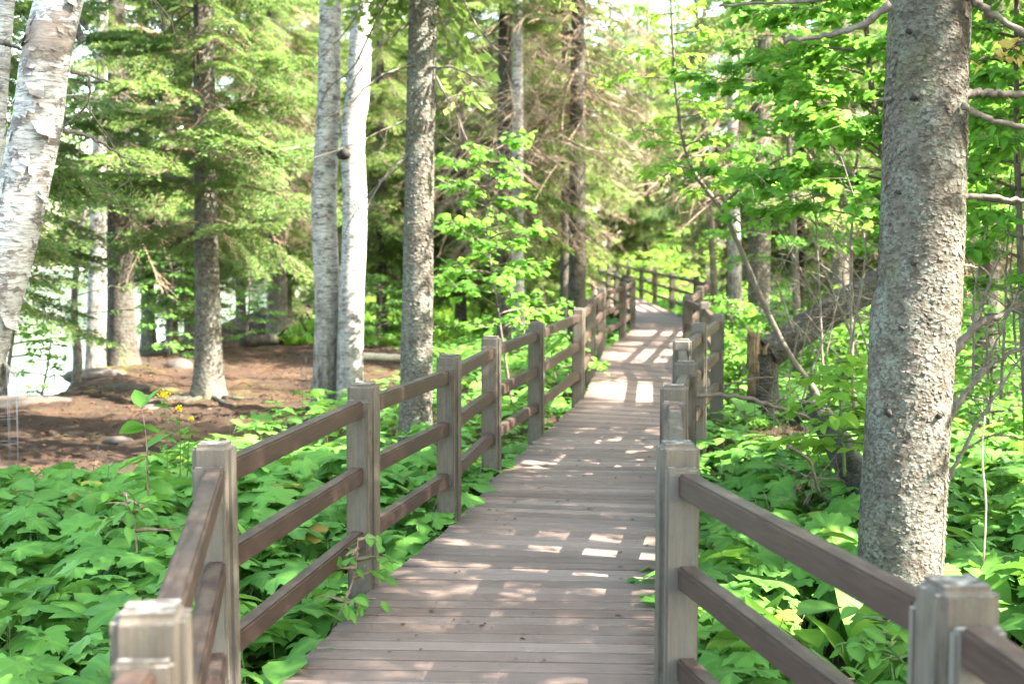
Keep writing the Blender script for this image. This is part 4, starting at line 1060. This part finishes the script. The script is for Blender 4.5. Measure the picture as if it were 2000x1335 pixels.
goldenrod([(327, 930), (325, 850), (320, 770)], 9.6, .85, 'goldenrod with the largest yellow flower head, in front of the dirt', 1)
goldenrod([(352, 930), (352, 860), (350, 797)], 9.8, .45, 'goldenrod with a small yellow flower head, middle of the three', 2)
goldenrod([(365, 930), (368, 870), (372, 817)], 10, .35, 'shortest goldenrod, a few yellow flowers beside the corner post', 3)

# ------------------------------------------------------------------ leaf carpet


def in_left(x, y):
    e = np.interp(y, EL[:, 1], EL[:, 0]); wob = .5 * sn(x, y, .8, 4)
    d = e - x
    near = (y < 9.6 + wob - .15 * np.clip(-x - 3, 0, 9)) & (x < e)
    strip = (d > 0) & (d < np.interp(y, [9, 11, 14, 18, 22, 30, 36], [3.6, 3.3, 3.2, 2.8, 2.8, 3.0, 3.]) + wob)
    return (near | strip) & (x > -7)


def carpet(name, label, box, dens, cond, hmin, hmax, size, mats, hi=True, seed=0, oval=.26, stems=True, hw=.665):
    r_ = np.random.default_rng(seed); n = int((box[1] - box[0]) * (box[3] - box[2]) * dens)
    x = r_.uniform(box[0], box[1], n); y = r_.uniform(box[2], box[3], n)
    wd = walk_dist(x, y)
    ok = ~((x > 1.35) & (x < 2.45) & (y > 5.3) & (y < 7.25) & (r_.random(n) < .93)) & cond(x, y) & (wd > hw) & (np.abs(x) < .42 * y + 1.6)
    x, y, wd = x[ok], y[ok], wd[ok]; n = len(x)
    g_ = gz(x, y); top = hmin + (hmax - hmin) * np.clip(.5 + .45 * sn(x, y, .9, 5), 0, 1)
    edge = np.clip((wd - hw) / .9, 0, 1); top = top * (.66 + .34 * edge)
    u = r_.beta(2.2, 1.1, n); z = g_ + .06 + top * u
    keep = ~((np.abs(x - .269 * y) < .03 * y + .20) & (y > 3.3) & (y < 7.2) & (z > 1.66 - .298 * y))
    x, y, z, u, g_, wd = x[keep], y[keep], z[keep], u[keep], g_[keep], wd[keep]; n = len(x)
    az = r_.uniform(0, 2 * PI, n); s = size * r_.uniform(.45, 1.15, n) * (.55 + .45 * u)
    pit = .12 + r_.standard_normal(n) * .21; rol = r_.standard_normal(n) * .22
    rn = np.clip(.42 + .12 * sn(x, y, 1.3, 6) + r_.standard_normal(n) * .17 + .18 * (u - .5), 0, .95); old = r_.random(n) < .018; rn[old] = r_.uniform(.96, 1., old.sum())
    isov = r_.random(n) < oval; mb = MB(); pos = np.stack((x, y, z), -1)
    leaves(mb, PALM_HI if hi else PALM_LO, pos[~isov], az[~isov], pit[~isov], rol[~isov], s[~isov] * .62, rn[~isov], 0, r_)
    leaves(mb, OVAL, pos[isov], az[isov], pit[isov], rol[isov], s[isov] * .75, rn[isov], 1, r_)
    if stems:
        k = r_.random(n) < .6; p = pos[k]; m = len(p); lean = r_.standard_normal((m, 2)) * .08
        b = p.copy(); b[:, :2] += lean; b[:, 2] = g_[k] - .02
        for a0, a1 in ((b, p),):
            w_ = np.array([.0028, 0, 0]); w2 = np.array([0, .0028, 0])
            v = np.stack((a0 - w_, a0 + w_, a1 + w_ * .7, a1 - w_ * .7), 1).reshape(-1, 3); mb.add(v, np.arange(m * 4).reshape(-1, 4), 2)
            v = np.stack((a0 - w2, a0 + w2, a1 + w2 * .7, a1 - w2 * .7), 1).reshape(-1, 3); mb.add(v, np.arange(m * 4).reshape(-1, 4), 2)
    if hi and hw > .6:
        for i in range(46):
            q = r_.integers(0, n); b = np.array([x[q], y[q], g_[q]]); d = np.array([r_.normal(0, .3), r_.normal(0, .3), 1.0]); L = r_.uniform(.35, .72); ss = np.linspace(0, 1, 6)[:, None]
            p = b + d * ss * L + r_.normal(0, .014, (6, 3)) * ss; v, f = tube(p, np.linspace(.0045, .0016, 6), 4); mb.add(v, f, 3)
            for _ in range(2):
                a = p[r_.integers(2, 6)]; v, f = tube(np.array([a, a + r_.normal(0, .07, 3) + np.array([0, 0, .07])]), np.array([.0022, .001]), 3); mb.add(v, f, 3)
    o = mb.build(name, mats, smooth=True); tag(o, label, kind='stuff'); return o


ML = [M['thimble'], M['oval'], M['stem'], M['deadwood']]
carpet('undergrowth', 'carpet of lobed green thimbleberry leaves left of the boardwalk', (-5.5, .2, 2.2, 12.5), 92, in_left, .30, .66, .36, ML, True, 1)
carpet('undergrowth', 'sparser low green leaves along the left railing, farther down the walk', (-3.5, 3.2, 12.5, 36), 55, in_left, .25, .5, .25, ML, False, 2)
right = lambda x, y: x > np.interp(y, ER[:, 1], ER[:, 0])
carpet('undergrowth', 'carpet of lobed green thimbleberry leaves right of the boardwalk under the big spruce', (.4, 6.5, 2.2, 12.0), 92, right, .30, .66, .37, ML, True, 3)
carpet('undergrowth', 'green undergrowth leaves right of the walk under the snapped tree and thicket', (1.4, 16, 12.0, 38), 42, right, .35, .75, .28, ML, False, 4)


band = lambda x, y: (np.abs(walk_dist(x, y) - .68) < .12) & (sn(x, y, 1.1, 8) > .05)
carpet('undergrowth', 'low lobed leaves leaning over the right edge of the near boards', (.2, 2.0, 4.6, 10), 160, lambda x, y: right(x + .25, y) & band(x, y), .35, .6, .22, ML, True, 7, hw=.56)
carpet('undergrowth', 'low lobed leaves leaning over the left edge of the boards by the posts', (-1.6, 1.2, 5.6, 14), 110, lambda x, y: (x < np.interp(y, EL[:, 1], EL[:, 0]) + .25) & band(x, y), .35, .55, .22, ML, True, 8, hw=.58)


def grass(name, label, box, n, h, mat, seed, cond):
    r_ = np.random.default_rng(seed); x = r_.uniform(box[0], box[1], n); y = r_.uniform(box[2], box[3], n)
    ok = cond(x, y) & (walk_dist(x, y) > .95); x, y = x[ok], y[ok]; n = len(x); g_ = gz(x, y)
    hh = h * r_.uniform(.4, 1.2, n) * np.clip(.8 + .5 * sn(x, y, .5, 2), .3, 1.4); mb = MB()
    leaves(mb, [tpl_oval(.10, 4, .35), tpl_oval(.2, 4, .3)], np.stack((x, y, g_ - .02), -1), r_.uniform(0, 6.28, n), -r_.uniform(.7, 1.45, n), r_.standard_normal(n) * .4, hh, np.clip(r_.uniform(.1, .9, n), 0, 1), 0, r_)
    o = mb.build(name, mat); tag(o, label, kind='stuff'); return o


grass('meadow_grass', 'sunlit green meadow plants behind the left railing', (-5.2, 3.0, 31, 52), 26000, .5, M['lime'], 1, lambda x, y: (x > np.interp(y, SHZ, SHX) + 1.2) & (x < np.interp(y, [30, 36, 40, 52], [1.6, 2.2, 1.5, 3])))
grass('meadow_grass', 'green plants right of the far boardwalk', (3.5, 22, 36, 62), 30000, .6, M['maple'], 2, lambda x, y: x > 4.9)
grass('meadow_grass', 'bright plants behind the far railing', (-3, 6, 50.5, 64), 14000, .7, M['lime'], 3, lambda x, y: x > -9)

grass('undergrowth', 'thin grassy blades standing up through the leaves left of the walk', (-4.6, -.2, 3.5, 12), 900, .62, M['oval'], 6, in_left)
grass('undergrowth', 'thin grassy blades standing up through the leaves right of the walk', (1.0, 4.8, 3.5, 13), 1000, .62, M['oval'], 7, right)

# needle litter, twigs and fallen leaves on the dirt
r_ = np.random.default_rng(77); n = 30000; x = r_.uniform(-9, 1.5, n); y = r_.uniform(9, 34, n); ok = (x > np.interp(y, SHZ, SHX) + .7) & (walk_dist(x, y) > 1.) ; x, y = x[ok], y[ok]; n = len(x)
mb = MB(); leaves(mb, [tpl_oval(.3, 4, .2), tpl_oval(.07, 4, .1)], np.stack((x, y, gz(x, y) + .015), -1), r_.uniform(0, 6.28, n), r_.uniform(-.3, .2, n), r_.standard_normal(n) * .3, r_.uniform(.02, .07, n), r_.random(n), 0, r_)
for i in range(320):
    a = r_.uniform(0, 6.28); xx, yy = r_.uniform(-7, -.5), r_.uniform(11, 30); L = r_.uniform(.15, .7); s = np.linspace(-.5, .5, 5); p = np.stack((xx + math.cos(a) * s * L, yy + math.sin(a) * s * L, 0 * s), -1); p[:, 2] = gz(p[:, 0], p[:, 1]) + .02
    v, f = tube(p + r_.normal(0, .01, p.shape), .006, 4); mb.add(v, f)
tag(mb.build('leaf_litter', M['litter']), 'dry needles, twigs and fallen leaves on the bare dirt', kind='stuff')
n = 170; u = r_.integers(16, 120, n); p = np.c_[CEN[u] + r_.uniform(-.6, .6, (n, 2)) * np.array([1, .3]), np.full(n, .004)]
mb = MB(); leaves(mb, OVAL, p, r_.uniform(0, 6.28, n), r_.uniform(-.2, .05, n), r_.standard_normal(n) * .15, r_.uniform(.015, .045, n), r_.random(n), 0, r_)
tag(mb.build('leaf_litter', M['litter']), 'tiny dry leaf scraps scattered on the boards', kind='stuff')

# ------------------------------------------------------------------ far wood
r_ = np.random.default_rng(5); mb = MB(); spots = []
for i in range(130):
    y = r_.uniform(62, 110); x = r_.uniform(-.5, .5) * y
    if x < -7 or (x < 26 and y < 84 and x > .035 * y): continue
    spots.append((x, y))
for i in range(60):
    y = r_.uniform(153, 175); x = r_.uniform(-.62, -.08) * y; spots.append((x, y))
for x, y in spots:
    z = max(float(gz(x, y)), -.9); H = r_.uniform(9, 19); conif = r_.random() < .6
    n = 900; h = r_.uniform(.02, 1, n) ** (1.1 if conif else .7); nb = 26; lay = np.round(h * nb) / nb + r_.normal(0, .008, n)
    rad = (1 - h) * r_.uniform(2.2, 3.2) + .15 if conif else np.sin(PI * np.clip(h * .9 + .08, 0, 1)) * r_.uniform(2, 3.2)
    a = r_.uniform(0, 6.28, n); q = rad * r_.uniform(.25, 1, n) ** .6
    p = np.stack((x + q * np.cos(a), y + q * np.sin(a), z + .3 + H * (lay if conif else h) - (.25 * q if conif else 0)), -1)
    leaves(mb, [tpl_oval(.3, 4, .3)], p, a + r_.normal(0, .6, n), r_.uniform(-.1, .7, n), r_.standard_normal(n) * .5, r_.uniform(.25, .6, n), np.clip(r_.uniform(.0, .8) + r_.normal(0, .15, n), 0, 1), 0 if conif else 1, r_)
tag(mb.build('woods', [M['needle'], M['maple']]), 'far-off mixed wood closing the view and the lake shore', kind='stuff')
